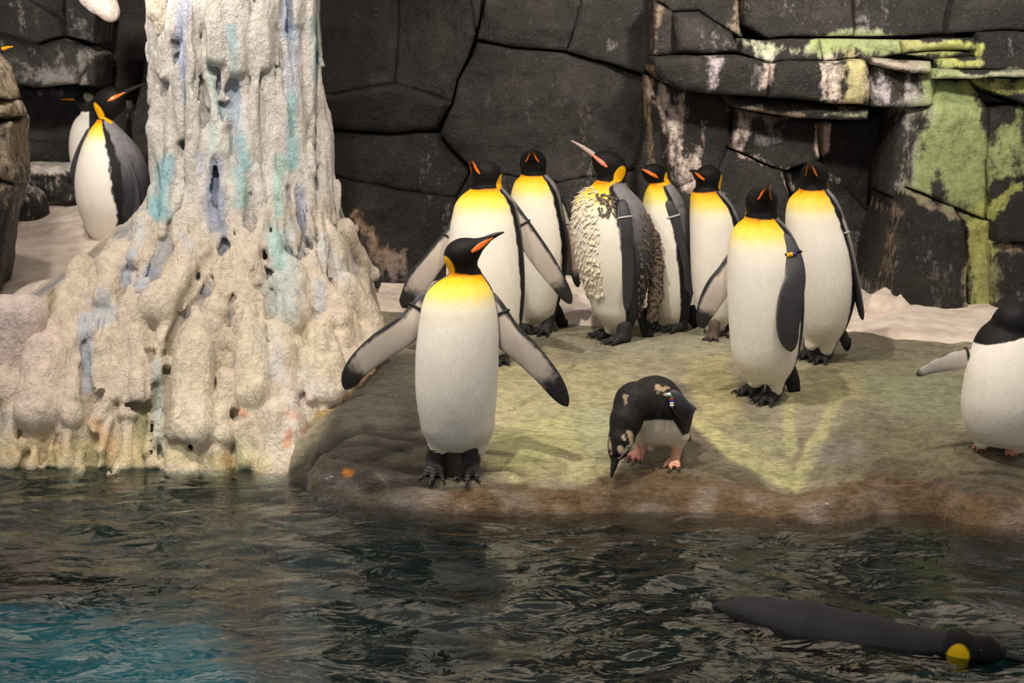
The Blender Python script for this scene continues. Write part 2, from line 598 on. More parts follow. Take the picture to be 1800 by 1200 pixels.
def pix(V):
    """photo pixel of world points, used only to lay stains where the photo shows them"""
    x, y, z = V[:, 0], V[:, 1], V[:, 2] - CZ
    dep = y * ct - z * st
    return 900 + F * x / dep, 600 - F * (y * st + z * ct) / dep

def blobs(px, py, L, nz=None, sf=(0.55, 1.25)):
    """paint: list of (x0, y0, x1, y1, radius, colour, amount) -> rgb and amount"""
    rgb = np.zeros((len(px), 3)); am = np.zeros(len(px))
    for (x0, y0, x1, y1, r, c, a) in L:
        dx, dy = x1 - x0, y1 - y0
        t = np.clip(((px - x0) * dx + (py - y0) * dy) / (dx * dx + dy * dy + 1e-6), 0, 1)
        d = np.hypot(px - x0 - t * dx, py - y0 - t * dy) / r
        if nz is not None: d = d + nz
        k = (1 - sstep(sf[0], sf[1], d)) * a
        rgb = rgb * (1 - k[:, None]) + np.array(s2l(c)) * k[:, None]
        am = am + (1 - am) * k
    ok = am > 1e-4
    rgb[ok] /= am[ok][:, None]
    return rgb, am

def build_ground():
    xs = np.arange(-3.4, 3.4, 0.0105)
    ys = np.concatenate([np.arange(4.6, 4.95, 0.02), np.arange(4.95, 6.4, 0.0075), np.arange(6.4, 10.6, 0.02)])
    X, Y = np.meshgrid(xs, ys, indexing='ij')
    Z = gz_fine(X, Y)
    V = np.stack([X.ravel(), Y.ravel(), Z.ravel()], 1)
    n, m = X.shape
    I = np.arange(n * m).reshape(n, m)
    Q = np.stack([I[:-1, :-1].ravel(), I[1:, :-1].ravel(), I[1:, 1:].ravel(), I[:-1, 1:].ravel()], 1)
    px, py = pix(V)
    x, y, z = V.T
    s = y - Yw(x)
    nzs = fbm(x * 5, y * 5, 0, 5)
    base = np.tile(np.array(s2l((144, 136, 118))), (len(V), 1))
    nA = fbm(x * 2.5, y * 2.5, 8, 4)
    k = sstep(-0.3, 0.5, nA)[:, None]
    base = base * (1 - k) + np.array(s2l((176, 168, 142))) * k
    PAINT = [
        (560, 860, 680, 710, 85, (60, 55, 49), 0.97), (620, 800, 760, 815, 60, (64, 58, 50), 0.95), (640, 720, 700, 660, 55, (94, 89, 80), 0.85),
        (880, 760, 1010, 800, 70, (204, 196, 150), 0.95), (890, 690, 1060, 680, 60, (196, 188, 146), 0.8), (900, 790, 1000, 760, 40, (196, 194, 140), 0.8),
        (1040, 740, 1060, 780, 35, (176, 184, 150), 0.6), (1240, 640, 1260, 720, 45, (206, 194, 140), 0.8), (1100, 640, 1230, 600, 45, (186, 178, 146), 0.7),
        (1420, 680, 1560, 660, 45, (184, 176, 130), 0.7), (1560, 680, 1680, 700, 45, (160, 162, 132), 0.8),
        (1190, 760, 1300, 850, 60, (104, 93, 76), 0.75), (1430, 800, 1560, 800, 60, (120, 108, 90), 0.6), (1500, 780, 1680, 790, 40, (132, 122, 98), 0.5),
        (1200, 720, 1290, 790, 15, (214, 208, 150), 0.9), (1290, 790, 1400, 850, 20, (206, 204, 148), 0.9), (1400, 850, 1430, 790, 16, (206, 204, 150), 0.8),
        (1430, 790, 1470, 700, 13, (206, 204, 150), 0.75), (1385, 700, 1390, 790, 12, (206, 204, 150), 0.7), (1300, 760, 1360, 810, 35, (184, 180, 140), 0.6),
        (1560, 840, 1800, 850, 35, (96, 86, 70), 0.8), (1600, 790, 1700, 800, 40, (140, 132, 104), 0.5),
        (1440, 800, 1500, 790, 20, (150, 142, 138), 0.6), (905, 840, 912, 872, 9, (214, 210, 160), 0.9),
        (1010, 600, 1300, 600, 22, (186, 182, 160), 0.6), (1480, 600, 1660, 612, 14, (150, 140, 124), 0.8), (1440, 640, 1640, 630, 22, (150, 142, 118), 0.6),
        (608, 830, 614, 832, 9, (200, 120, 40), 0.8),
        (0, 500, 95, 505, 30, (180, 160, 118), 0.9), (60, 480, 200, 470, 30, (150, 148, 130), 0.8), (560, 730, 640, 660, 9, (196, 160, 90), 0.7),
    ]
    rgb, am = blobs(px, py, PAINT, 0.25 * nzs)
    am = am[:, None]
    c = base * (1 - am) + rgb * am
    # brown wet band above the waterline
    band = np.interp(x, [-1, -0.7, -0.2, 0.25, 0.5, 0.8, 1.1, 1.6, 2.5], [0.02, 0.06, 0.08, 0.085, 0.20, 0.13, 0.17, 0.12, 0.10])
    w = (1 - sstep(band * 0.75, band * 1.1, s + 0.02 * nzs))[:, None]
    kx = sstep(-0.5, -0.1, x + 0.1 * nA)[:, None]
    wet = np.array(s2l((70, 62, 54))) * (1 - kx) + np.array(s2l((112, 88, 64))) * kx
    wet = wet * (1 + 0.25 * nzs[:, None])
    c = c * (1 - 0.9 * w) + wet * 0.9 * w
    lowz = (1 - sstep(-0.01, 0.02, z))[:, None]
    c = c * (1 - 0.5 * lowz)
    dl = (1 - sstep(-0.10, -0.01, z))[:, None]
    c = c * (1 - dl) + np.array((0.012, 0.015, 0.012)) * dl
    # worn joints that cross the slab
    def crack(pts, wd, dark):
        nonlocal c
        P = np.array([hit(a, b)[:2] for a, b in pts])
        d = np.full(len(V), 9.0)
        sel = (x > P[:, 0].min() - .1) & (x < P[:, 0].max() + .1) & (y > P[:, 1].min() - .1) & (y < P[:, 1].max() + .1)
        xx = x[sel] + 0.012 * nzs[sel]; yy = y[sel] + 0.012 * nA[sel]
        dd = np.full(sel.sum(), 9.0)
        for (a, b), (e, f) in zip(P[:-1], P[1:]):
            t = np.clip(((xx - a) * (e - a) + (yy - b) * (f - b)) / ((e - a) ** 2 + (f - b) ** 2), 0, 1)
            dd = np.minimum(dd, np.hypot(xx - a - t * (e - a), yy - b - t * (f - b)))
        g = np.exp(-(dd / wd) ** 2)
        V[sel, 2] -= g * wd * 1.3
        c[sel] *= (1 - dark * g)[:, None]
    crack([(556, 800), (600, 765), (640, 752), (700, 768), (745, 772)], 0.019, 0.75)
    crack([(548, 812), (590, 780), (650, 775), (720, 790)], 0.012, 0.6)
    crack([(610, 700), (640, 690), (700, 700)], 0.010, 0.35)
    crack([(640, 745), (690, 752), (735, 748)], 0.012, 0.6)
    crack([(845, 828), (890, 826), (920, 836)], 0.012, 0.6)
    crack([(1180, 816), (1290, 836), (1390, 858)], 0.006, 0.3)
    crack([(1380, 907), (1415, 902), (1425, 912)], 0.008, 0.5)
    crack([(1690, 832), (1750, 830), (1800, 838)], 0.010, 0.6)
    crack([(1600, 690), (1690, 690)], 0.012, 0.3)
    crack([(1560, 850), (1650, 846), (1800, 866)], 0.010, 0.4)
    crack([(900, 720), (960, 680), (1010, 640)], 0.010, 0.2)
    crack([(590, 800), (640, 810), (740, 822)], 0.012, 0.6)
    crack([(640, 855), (720, 845), (830, 858)], 0.012, 0.6)
    rough = 0.24 + 0.36 * sstep(0.0, 0.3, s - band)
    rough = rough + 0.06 * nzs - 0.17 * (1 - sstep(0.04, 0.13, s))
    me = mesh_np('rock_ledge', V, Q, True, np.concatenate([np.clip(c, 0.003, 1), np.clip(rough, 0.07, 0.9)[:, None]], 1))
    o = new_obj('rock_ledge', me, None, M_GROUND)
    tag(o, 'wide wet rock ledge the penguins stand on, stained yellow green above the pool', None, None, 'structure')
    return o
GROUND = build_ground()

# ------------------------------------------------------------------ snow
def snow_patch(name, label, x0, x1, y0, y1, hf, step=0.02, kind='stuff'):
    xs = np.arange(x0, x1, step); ys = np.arange(y0, y1, step)
    X, Y = np.meshgrid(xs, ys, indexing='ij')
    Z = hf(X, Y)
    V = np.stack([X.ravel(), Y.ravel(), Z.ravel()], 1)
    keep = (Z - gz(X, Y)) > -0.045
    n, m = X.shape
    I = np.arange(n * m).reshape(n, m)
    K = keep[:-1, :-1] | keep[1:, :-1] | keep[1:, 1:] | keep[:-1, 1:]
    Q = np.stack([I[:-1, :-1][K], I[1:, :-1][K], I[1:, 1:][K], I[:-1, 1:][K]], 1)
    u, inv = np.unique(Q.ravel(), return_inverse=True)
    me = mesh_np(name, V[u], inv.reshape(-1, 4))
    o = new_obj(name, me, None, M_SNOW)
    return tag(o, label, 'snow', None, kind)

_se = np.array([hit(px, py)[:2] for px, py in [(600, 540), (760, 560), (900, 572), (1010, 572), (1180, 578), (1300, 584), (1500, 590), (1610, 600), (1690, 606), (1800, 612), (2000, 620)]])
def hf_back(X, Y):
    e = np.interp(X, _se[:, 0], _se[:, 1])
    n = fbm(X * 3, Y * 3, 2, 4)
    k = sstep(-0.05, 0.12, Y - e + 0.05 * n)
    return gz(X, Y) - 0.05 + k * (0.075 + 0.02 * n) + 0.03 * sstep(0.3, 1.0, Y - e) + 0.004 * fbm(X * 20, Y * 20, 0, 3)
snow_patch('snow_ground', 'flat pinkish white snow strip behind the standing penguins at the wall foot', -0.75, 3.3, 6.5, 9.0, hf_back)
def hf_left(X, Y):
    n = fbm(X * 2.5, Y * 2.5, 5, 4)
    k = sstep(7.0, 7.35, Y + 0.1 * n) * (1 - sstep(-1.25, -0.95, X))
    ridge = 0.10 * sstep(7.6, 8.8, Y) * np.exp(-((X + 2.25) / 0.45) ** 2)
    return gz(X, Y) - 0.05 + k * (0.085 + 0.025 * n) + ridge + 0.004 * fbm(X * 18, Y * 18, 0, 3)
snow_patch('snow_slope', 'pink tinted snow slope in the left alcove behind the ice column', -3.3, -0.95, 6.7, 9.9, hf_left)

def snow_lump(name, label, cx, cy, r, cz, seed, cat='snow', scale=(1, 1, 1), m=None, amp=0.25):
    lo = np.array((cx - r * scale[0] * 1.5, cy - r * scale[1] * 1.5, cz - r * scale[2] * 1.5)); hi = 2 * np.array((cx, cy, cz)) - lo
    X, Y, Z, shp = grid(lo, hi, r / 16)
    d = np.sqrt(((X - cx) / scale[0]) ** 2 + ((Y - cy) / scale[1]) ** 2 + ((Z - cz) / scale[2]) ** 2) - r
    d = d + amp * r * fbm(X / r * 1.2 + seed, Y / r * 1.2, Z / r * 1.2, 3)
    V, Q = surface_nets(d.astype(np.float32), lo, r / 16)
    me = mesh_np(name, V, fix_winding(V, Q))
    o = new_obj(name, me, None, m or M_SNOW)
    return tag(o, label, cat)
p = hit(1556, 556)
snow_lump('snow_mound', 'low blocky snow mound at the foot of the dark wall alcove', p[0], p[1] + 0.04, 0.125, p[2] + 0.03, 3, scale=(1.05, 0.9, 0.75))

# ------------------------------------------------------------------ rock wall of separate blocks
def poly_sd(px, py, P):
    """signed distance (positive inside) and nearest boundary point"""
    best = np.full(px.shape, 1e9); nx = np.zeros(px.shape); ny = np.zeros(px.shape)
    ins = np.zeros(px.shape, bool)
    n = len(P)
    for i in range(n):
        (ax, ay), (bx, by) = P[i], P[(i + 1) % n]
        t = np.clip(((px - ax) * (bx - ax) + (py - ay) * (by - ay)) / ((bx - ax) ** 2 + (by - ay) ** 2 + 1e-12), 0, 1)
        qx = ax + t * (bx - ax); qy = ay + t * (by - ay)
        d = np.hypot(px - qx, py - qy)
        m = d < best
        best = np.where(m, d, best); nx = np.where(m, qx, nx); ny = np.where(m, qy, ny)
        c = (ay > py) != (by > py)
        with np.errstate(divide='ignore', invalid='ignore'):
            xi = (bx - ax) * (py - ay) / (by - ay + 1e-12) + ax
        ins ^= c & (px < xi)
    return np.where(ins, best, -best), nx, ny

W = (214, 196, 186); T = (150, 132, 112); G = (150, 164, 108); YG = (176, 178, 104); GR = (128, 122, 122); LG = (176, 178, 150)
STAINS = [
    (1152, 0, 1150, 95, 12, T, 0.45), (1146, 120, 1138, 300, 9, (150, 128, 96), 0.62), (1180, 175, 1205, 330, 26, W, 0.62), (1165, 150, 1180, 210, 20, W, 0.5),
    (1236, 215, 1230, 300, 12, W, 0.45), (1310, 205, 1300, 265, 20, W, 0.62), (1352, 210, 1350, 250, 20, GR, 0.5), (1449, 225, 1446, 268, 17, (238, 214, 196), 0.95),
    (1356, 110, 1348, 155, 16, W, 0.66), (1254, 106, 1246, 150, 16, (180, 170, 176), 0.5), (1455, 120, 1452, 172, 22, W, 0.6), (1320, 120, 1320, 150, 20, GR, 0.5),
    (1545, 145, 1560, 178, 22, (180, 170, 176), 0.55), (1600, 150, 1640, 190, 24, (190, 180, 180), 0.66), (1500, 112, 1500, 172, 22, (186, 176, 130), 0.8),
    (1265, 345, 1300, 420, 14, T, 0.4), (1300, 270, 1385, 310, 10, W, 0.5), (1385, 300, 1390, 330, 14, W, 0.55), (1420, 290, 1480, 330, 10, W, 0.4),
    (1310, 78, 1345, 100, 16, LG, 0.55), (1360, 90, 1440, 92, 14, LG, 0.5), (1440, 78, 1590, 84, 18, G, 0.8), (1590, 78, 1718, 80, 13, YG, 0.85), (1660, 105, 1720, 105, 12, YG, 0.7),
    (1545, 112, 1635, 118, 12, (170, 158, 144), 0.8), (1650, 130, 1860, 132, 8, LG, 0.85), (1660, 160, 1690, 340, 42, G, 1.0), (1640, 240, 1620, 330, 26, G, 0.9), (1715, 200, 1720, 360, 24, G, 0.95),
    (1700, 150, 1850, 160, 14, YG, 0.6), (1760, 230, 1765, 300, 18, G, 0.7), (1725, 375, 1722, 560, 22, YG, 0.98), (1790, 330, 1740, 385, 14, YG, 0.75), (1790, 200, 1800, 290, 22, G, 0.6),
    (1640, 400, 1660, 540, 50, GR, 0.34), (1575, 380, 1550, 540, 18, T, 0.55), (1600, 180, 1590, 330, 16, (150, 146, 140), 0.5), (1600, 340, 1690, 380, 9, T, 0.6),
    (1760, 430, 1800, 440, 10, T, 0.6), (1760, 480, 1800, 540, 40, GR, 0.3), (1780, 90, 1800, 110, 30, GR, 0.35), (1500, 20, 1600, 40, 60, GR, 0.28), (1380, -20, 1400, 30, 40, GR, 0.3), (1310, -60, 1300, 60, 14, T, 0.5),
    (1240, 60, 1280, 80, 30, GR, 0.35), (1290, 195, 1420, 205, 8, T, 0.6), (1440, 205, 1520, 202, 8, LG, 0.5), (1490, 420, 1520, 500, 30, GR, 0.4),
    (636, 395, 690, 465, 24, (176, 148, 124), 0.62), (690, 470, 740, 500, 26, GR, 0.4), (760, 280, 790, 400, 40, GR, 0.33), (900, 330, 980, 340, 60, GR, 0.26), (840, 180, 980, 200, 60, (90, 80, 74), 0.3),
    (1060, 80, 1075, 84, 14, GR, 0.5), (1040, 300, 1110, 420, 40, GR, 0.3), (620, 500, 760, 520, 26, GR, 0.32),
    (30, 120, 120, 130, 50, GR, 0.38), (125, 30, 145, 60, 28, GR, 0.4), (150, 105, 155, 140, 14, (150, 146, 140), 0.5), (20, 20, 60, 40, 30, GR, 0.34), (70, 140, 120, 150, 18, (140, 136, 134), 0.5),
    (232, 180, 226, 230, 8, (150, 140, 130), 0.5), (260, 120, 270, 150, 16, GR, 0.4),
]

WALL = new_obj('wall_back', None)
# backing behind the blocks so the joints end in dark rock
def build_backing():
    xs = np.linspace(-5.2, 5.2, 130); zs = np.linspace(-0.2, 3.4, 50)
    X, Z = np.meshgrid(xs, zs, indexing='ij')
    Y = np.where(X < -0.9, 10.35, 8.95) + 0.12 * fbm(X * 1.1, Z * 1.1, 0, 4)
    Y = np.where(X > 0.7, 8.55 + 0.08 * fbm(X * 1.4, Z * 1.4, 3, 4), Y)
    Y = Y - 1.1 * sstep(2.4, 3.3, Z) * 0.5
    V = np.stack([X.ravel(), Y.ravel(), Z.ravel()], 1)
    n, m = X.shape; I = np.arange(n * m).reshape(n, m)
    Q = np.stack([I[:-1, :-1].ravel(), I[1:, :-1].ravel(), I[1:, 1:].ravel(), I[:-1, 1:].ravel()], 1)
    c = np.zeros((len(V), 4)); 
    o = new_obj('rock_core', mesh_np('rock_core', V, Q, True, c), WALL, M_ROCK)
    return o
build_backing()
tag(WALL, 'dark brown black artificial rock wall behind the penguins', None, None, 'structure')

_bid = [0]
def block(P, Y, tilt=(0, 0), thick=0.45, amp=0.03, gap=0.0025, step=0.014, bev=0.008):
    _bid[0] += 1
    sd = _bid[0] * 3.7
    pts = [at(px, py, Y) for px, py in P]
    # subdivide the outline and roughen it
    out = []
    for a, b in zip(pts, pts[1:] + pts[:1]):
        n = max(1, int(np.hypot(b[0] - a[0], b[2] - a[2]) / 0.06))
        for i in range(n):
            q = a + (b - a) * i / n
            w = 0.010
            out.append((q[0] + w * float(vnoise(q[0] * 9, q[2] * 9, 1)), q[2] + w * float(vnoise(q[0] * 9, q[2] * 9, 7))))
    A = np.array(out)
    xs = np.arange(A[:, 0].min() - step, A[:, 0].max() + 2 * step, step)
    zs = np.arange(A[:, 1].min() - step, A[:, 1].max() + 2 * step, step)
    X, Z = np.meshgrid(xs, zs, indexing='ij')
    d, nx, nz = poly_sd(X, Z, out)
    d = d - gap
    inside = d > 0
    K = inside[:-1, :-1] | inside[1:, :-1] | inside[1:, 1:] | inside[:-1, 1:]
    X2 = np.where(inside, X, nx); Z2 = np.where(inside, Z, nz)
    dd = np.clip(d, 0, None)
    n1 = fbm(X2 * 2.3 + sd, Z2 * 2.3, sd, 4, 0.55)
    n2 = fbm(X2 * 9, Z2 * 9, sd, 3)
    facet = np.abs(vnoise(X2 * 4 + sd, Z2 * 5, sd))
    Y2 = Y + (X2 - A[:, 0].mean()) * tilt[0] + (Z2 - A[:, 1].mean()) * tilt[1] + amp * n1 + 0.007 * n2 + amp * 0.9 * facet
    bw = 0.5 + 0.9 * np.abs(vnoise(X2 * 5, Z2 * 5, 3.0))
    Y2 = Y2 + bev * bw * np.exp(-dd / 0.011)
    Y2 = np.where(inside, Y2, Y2 + 0.010)
    V = np.stack([X2.ravel(), Y2.ravel(), Z2.ravel()], 1)
    n, m = X.shape; I = np.arange(n * m).reshape(n, m)
    Q = np.stack([I[:-1, :-1][K], I[1:, :-1][K], I[1:, 1:][K], I[:-1, 1:][K]], 1)
    u, inv = np.unique(Q.ravel(), return_inverse=True)
    V = V[u]; Q = inv.reshape(-1, 4)
    # extrude the rim back into the wall
    E = np.concatenate([Q[:, [0, 1]], Q[:, [1, 2]], Q[:, [2, 3]], Q[:, [3, 0]]])
    key = np.sort(E, 1); kk = key[:, 0] * len(V) + key[:, 1]
    uq, first, cnt = np.unique(kk, return_index=True, return_counts=True)
    B = E[first[cnt == 1]]
    bu, binv = np.unique(B.ravel(), return_inverse=True)
    V2 = V[bu].copy(); V2[:, 1] = np.maximum(V2[:, 1] + 0.1, Y + thick)
    binv = binv.reshape(-1, 2) + len(V)
    side = np.stack([B[:, 1], B[:, 0], binv[:, 0], binv[:, 1]], 1)
    px, py = pix(V)
    wn = fbm(V[:, 0] * 4, V[:, 2] * 3, sd, 3)
    rgb, am = blobs(px + 9 * wn, py + 8 * fbm(V[:, 0] * 5, V[:, 2] * 5, 50, 3), STAINS, 0.35 * fbm(V[:, 0] * 14, V[:, 2] * 7, 9, 3), (0.1, 1.6))
    col = np.concatenate([rgb, np.clip(am * 1.18, 0, 1)[:, None]], 1)
    col = np.concatenate([col, col[bu]]); 
    V = np.concatenate([V, V2]); Q = np.concatenate([Q, side])
    me = mesh_np('rock_block', V, Q, True, col)
    return new_obj('rock_block', me, WALL, M_ROCK)

YM = 8.45
# dark middle of the wall
block([(545, -90), (690, -90), (700, 40), (690, 150), (590, 165), (545, 160)], YM, (0.05, 0.0))
block([(690, -90), (812, -90), (832, 20), (835, 62), (806, 138), (797, 180), (690, 150), (700, 40)], YM + 0.03, (-0.08, 0.05))
block([(812, -90), (872, -90), (853, 0), (836, 60)], YM + 0.06, (0.1, 0))
block([(872, -90), (1040, -90), (1022, 0), (997, 90), (922, 83), (837, 70), (853, 0)], YM - 0.02, (0.0, -0.05))
block([(1040, -90), (1158, -90), (1158, 60), (1135, 131), (1060, 108), (997, 90), (1022, 0)], YM - 0.08, (-0.1, 0.05))
block([(545, 160), (590, 165), (690, 150), (797, 180), (768, 229), (685, 238), (602, 229), (545, 222)], YM - 0.06, (0.03, -0.35), bev=0.04)
block([(837, 75), (922, 87), (997, 94), (1060, 112), (1135, 136), (1137, 210), (1122, 300), (980, 320), (830, 300), (772, 236), (800, 181), (808, 140)], YM - 0.03, (0.03, 0.03))
block([(545, 224), (602, 231), (685, 240), (770, 235), (828, 300), (800, 350), (700, 335), (595, 312), (545, 300)], YM + 0.02, (-0.02, 0.12))
block([(545, 302), (595, 314), (700, 337), (800, 352), (830, 420), (840, 570), (700, 570), (640, 480), (545, 400)], YM - 0.06, (0.05, 0.08))
block([(830, 302), (980, 322), (1122, 302), (1120, 400), (1122, 570), (842, 570), (832, 420), (802, 351)], YM - 0.08, (0.03, 0.06))
block([(1137, 132), (1165, 145), (1172, 250), (1180, 335), (1192, 570), (1122, 570), (1122, 302), (1138, 210)], YM - 0.25, (-0.5, 0))
YR = 7.95
# stepped right side
block([(1160, -90), (1310, -90), (1303, 66), (1230, 20), (1184, 22), (1160, 0)], YR + 0.15, (0.1, 0.1))
block([(1150, 0), (1184, 22), (1190, 96), (1150, 97), (1148, 60)], YR + 0.02, (-0.2, 0))
block([(1186, 24), (1232, 22), (1290, 58), (1302, 92), (1190, 95)], YR - 0.10, (0.0, 0.3), bev=0.05)
block([(1312, -90), (1500, -90), (1505, 64), (1350, 65), (1310, 44)], YR + 0.05, (0.05, 0.1))
block([(1502, -90), (1690, -90), (1664, 60), (1507, 64)], YR + 0.02, (-0.03, 0.1))
block([(1692, -90), (1900, -90), (1900, 52), (1740, 54), (1667, 60)], YR - 0.12, (0.0, 0.05))
block([(1305, 68), (1345, 68), (1440, 70), (1445, 106), (1350, 108), (1303, 94)], YR - 0.06, (0, 0.2), step=0.012)
block([(1442, 69), (1590, 69), (1592, 92), (1532, 103), (1447, 106)], YR - 0.10, (0, 0.2), step=0.012)
block([(1592, 70), (1720, 66), (1722, 88), (1594, 92)], YR - 0.20, (0, 0.2), step=0.012, bev=0.03)
block([(1150, 99), (1300, 98), (1352, 110), (1352, 170), (1200, 160), (1164, 142), (1150, 125)], YR - 0.22, (0.0, -0.15), step=0.012, bev=0.03)
block([(1353, 110), (1532, 107), (1534, 185), (1450, 180), (1353, 171)], YR - 0.25, (0.0, -0.12), step=0.012, bev=0.03)
block([(1535, 118), (1642, 131), (1648, 150), (1643, 186), (1590, 192), (1536, 186)], YR - 0.26, (0.05, -0.1), step=0.012, bev=0.03)
block([(1528, 104), (1590, 104), (1640, 110), (1642, 128), (1600, 128), (1540, 116)], YR - 0.36, (0.0, 0.3), step=0.010, bev=0.03)
block([(1594, 94), (1722, 90), (1725, 96), (1652, 106), (1650, 124), (1642, 108)], YR - 0.16, (0, 0.2), step=0.010)
block([(1725, 56), (1900, 55), (1900, 122), (1700, 121), (1652, 123), (1654, 107), (1725, 97)], YR - 0.20, (0.05, 0.1))
block([(1650, 124), (1900, 124), (1900, 136), (1700, 137), (1650, 138)], YR - 0.42, (0, 0.5), step=0.010, bev=0.02)
block([(1648, 140), (1714, 140), (1740, 192), (1737, 260), (1735, 330), (1730, 384), (1690, 368), (1600, 332), (1605, 260), (1640, 185)], YR - 0.26, (0.12, 0.15))
block([(1718, 140), (1900, 138), (1900, 215), (1800, 180), (1742, 160)], YR - 0.30, (0.0, 0.1))
block([(1743, 190), (1800, 184), (1900, 218), (1900, 280), (1795, 318), (1742, 368), (1739, 260)], YR - 0.24, (-0.05, 0.1))
block([(1600, 336), (1685, 368), (1702, 400), (1702, 563), (1600, 560), (1562, 540), (1575, 420), (1588, 362)], YR - 0.34, (0.1, 0.1))
block([(1690, 372), (1732, 388), (1746, 392), (1748, 566), (1704, 564), (1704, 400)], YR - 0.30, (0.0, 0.12))
block([(1745, 374), (1800, 322), (1900, 282), (1900, 430), (1749, 424)], YR - 0.34, (0.1, 0.3))
block([(1750, 428), (1900, 433), (1900, 580), (1752, 570)], YR - 0.42, (0.0, 0.08))
block([(1592, 192), (1642, 188), (1620, 235), (1603, 262), (1598, 334), (1584, 356), (1568, 342), (1575, 260)], YR - 0.16, (-0.5, 0))
block([(1568, 348), (1586, 360), (1573, 420), (1560, 540), (1600, 562), (1530, 556), (1540, 450)], YR - 0.12, (-0.6, 0.1))
block([(1275, 165), (1440, 183), (1530, 190), (1525, 208), (1420, 211), (1345, 200), (1290, 187)], YR - 0.12, (0.0, 0.5), step=0.010, bev=0.03)
block([(1166, 147), (1273, 163), (1290, 190), (1282, 250), (1262, 302), (1182, 332), (1173, 250)], YR + 0.12, (0.1, 0.1))
block([(1292, 190), (1345, 203), (1440, 214), (1440, 282), (1380, 298), (1284, 258)], YR + 0.12, (0.0, 0.15))
block([(1442, 213), (1530, 210), (1588, 195), (1573, 260), (1566, 345), (1560, 398), (1442, 300)], YR + 0.42, (0.3, -0.1))
block([(1282, 262), (1380, 301), (1392, 350), (1405, 575), (1196, 575), (1183, 335), (1264, 303)], YR + 0.06, (0.05, 0.1))
block([(1382, 301), (1442, 286), (1558, 402), (1540, 575), (1407, 575), (1394, 350)], YR + 0.34, (0.25, 0.0))
# left alcove
YL = 9.4
block([(-90, -90), (43, -90), (48, 0), (100, 30), (105, 63), (60, 78), (-90, 30)], YL, (0.05, 0.1))
block([(46, -90), (110, -90), (110, 0), (106, 60), (102, 28), (50, 0)], YL + 0.08, (0.0, 0.0))
block([(112, -60), (150, -60), (166, 25), (160, 74), (112, 62)], YL - 0.12, (0.1, 0.1))
block([(-90, 34), (60, 81), (105, 66), (144, 84), (150, 112), (132, 148), (60, 154), (-90, 130)], YL - 0.15, (0.05, 0.25), bev=0.05)
block([(148, 84), (165, 95), (162, 152), (136, 150), (153, 112)], YL - 0.08, (0.1, 0.0))
block([(168, -60), (290, -60), (290, 70), (255, 80), (235, 160), (166, 156), (164, 80)], YL + 0.55, (0.2, 0.0))
block([(238, 158), (258, 80), (330, 70), (330, 420), (240, 420), (222, 330), (226, 220)], YL - 0.25, (-0.3, 0.05))
block([(-90, 134), (60, 158), (160, 158), (234, 164), (222, 220), (220, 330), (-90, 330)], YL + 0.75, (0.0, 0.0))

def boulder(px, py, rx, rz, Y, label, seed, amp=0.22, flat=1.0, snow=0.0, ry=None):
    c = at(px, py, Y)
    k = 1.0 / ppm(Y, c[2])
    ax, az = rx * k, rz * k
    ay = ry or (ax + az) * 0.5
    lo = c - np.array((ax, ay, az)) * 1.4; hi = c + np.array((ax, ay, az)) * 1.4
    h = max(ax, az) / 18
    X, Y_, Z, shp = grid(lo, hi, h)
    u, v, w = (X - c[0]) / ax, (Y_ - c[1]) / ay, (Z - c[2]) / az
    d = (u ** 4 + v ** 4 + w ** 4) ** 0.25 - 0.85
    d = d + amp * (0.6 * np.abs(vnoise(u * 1.6 + seed, v * 1.6, w * 1.6)) + 0.4 * fbm(u * 2.4 + seed, v * 2.4, w * 2.4, 3))
    V, Q = surface_nets((d * min(ax, az)).astype(np.float32), lo, h)
    Q = fix_winding(V, Q)
    up = (V[:, 2] - c[2]) / az
    col = np.tile(np.array([*s2l((214, 204, 198)), 0.0]), (len(V), 1))
    col[:, 3] = snow * sstep(0.2, 0.8, up) + 0.30
    o = new_obj('boulder', mesh_np('boulder', V, Q, True, col), None, M_ROCK)
    return tag(o, label, 'rock', None)
boulder(66, 265, 26, 24, 9.5, 'small dark boulder in the black hollow of the left alcove', 2.0)
boulder(95, 318, 66, 40, 9.2, 'flat topped dark boulder dusted with snow below the alcove hollow', 5.0, snow=0.9)
boulder(42, 372, 44, 52, 8.9, 'speckled grey boulder at the foot of the alcove snow slope', 9.0, snow=0.35)

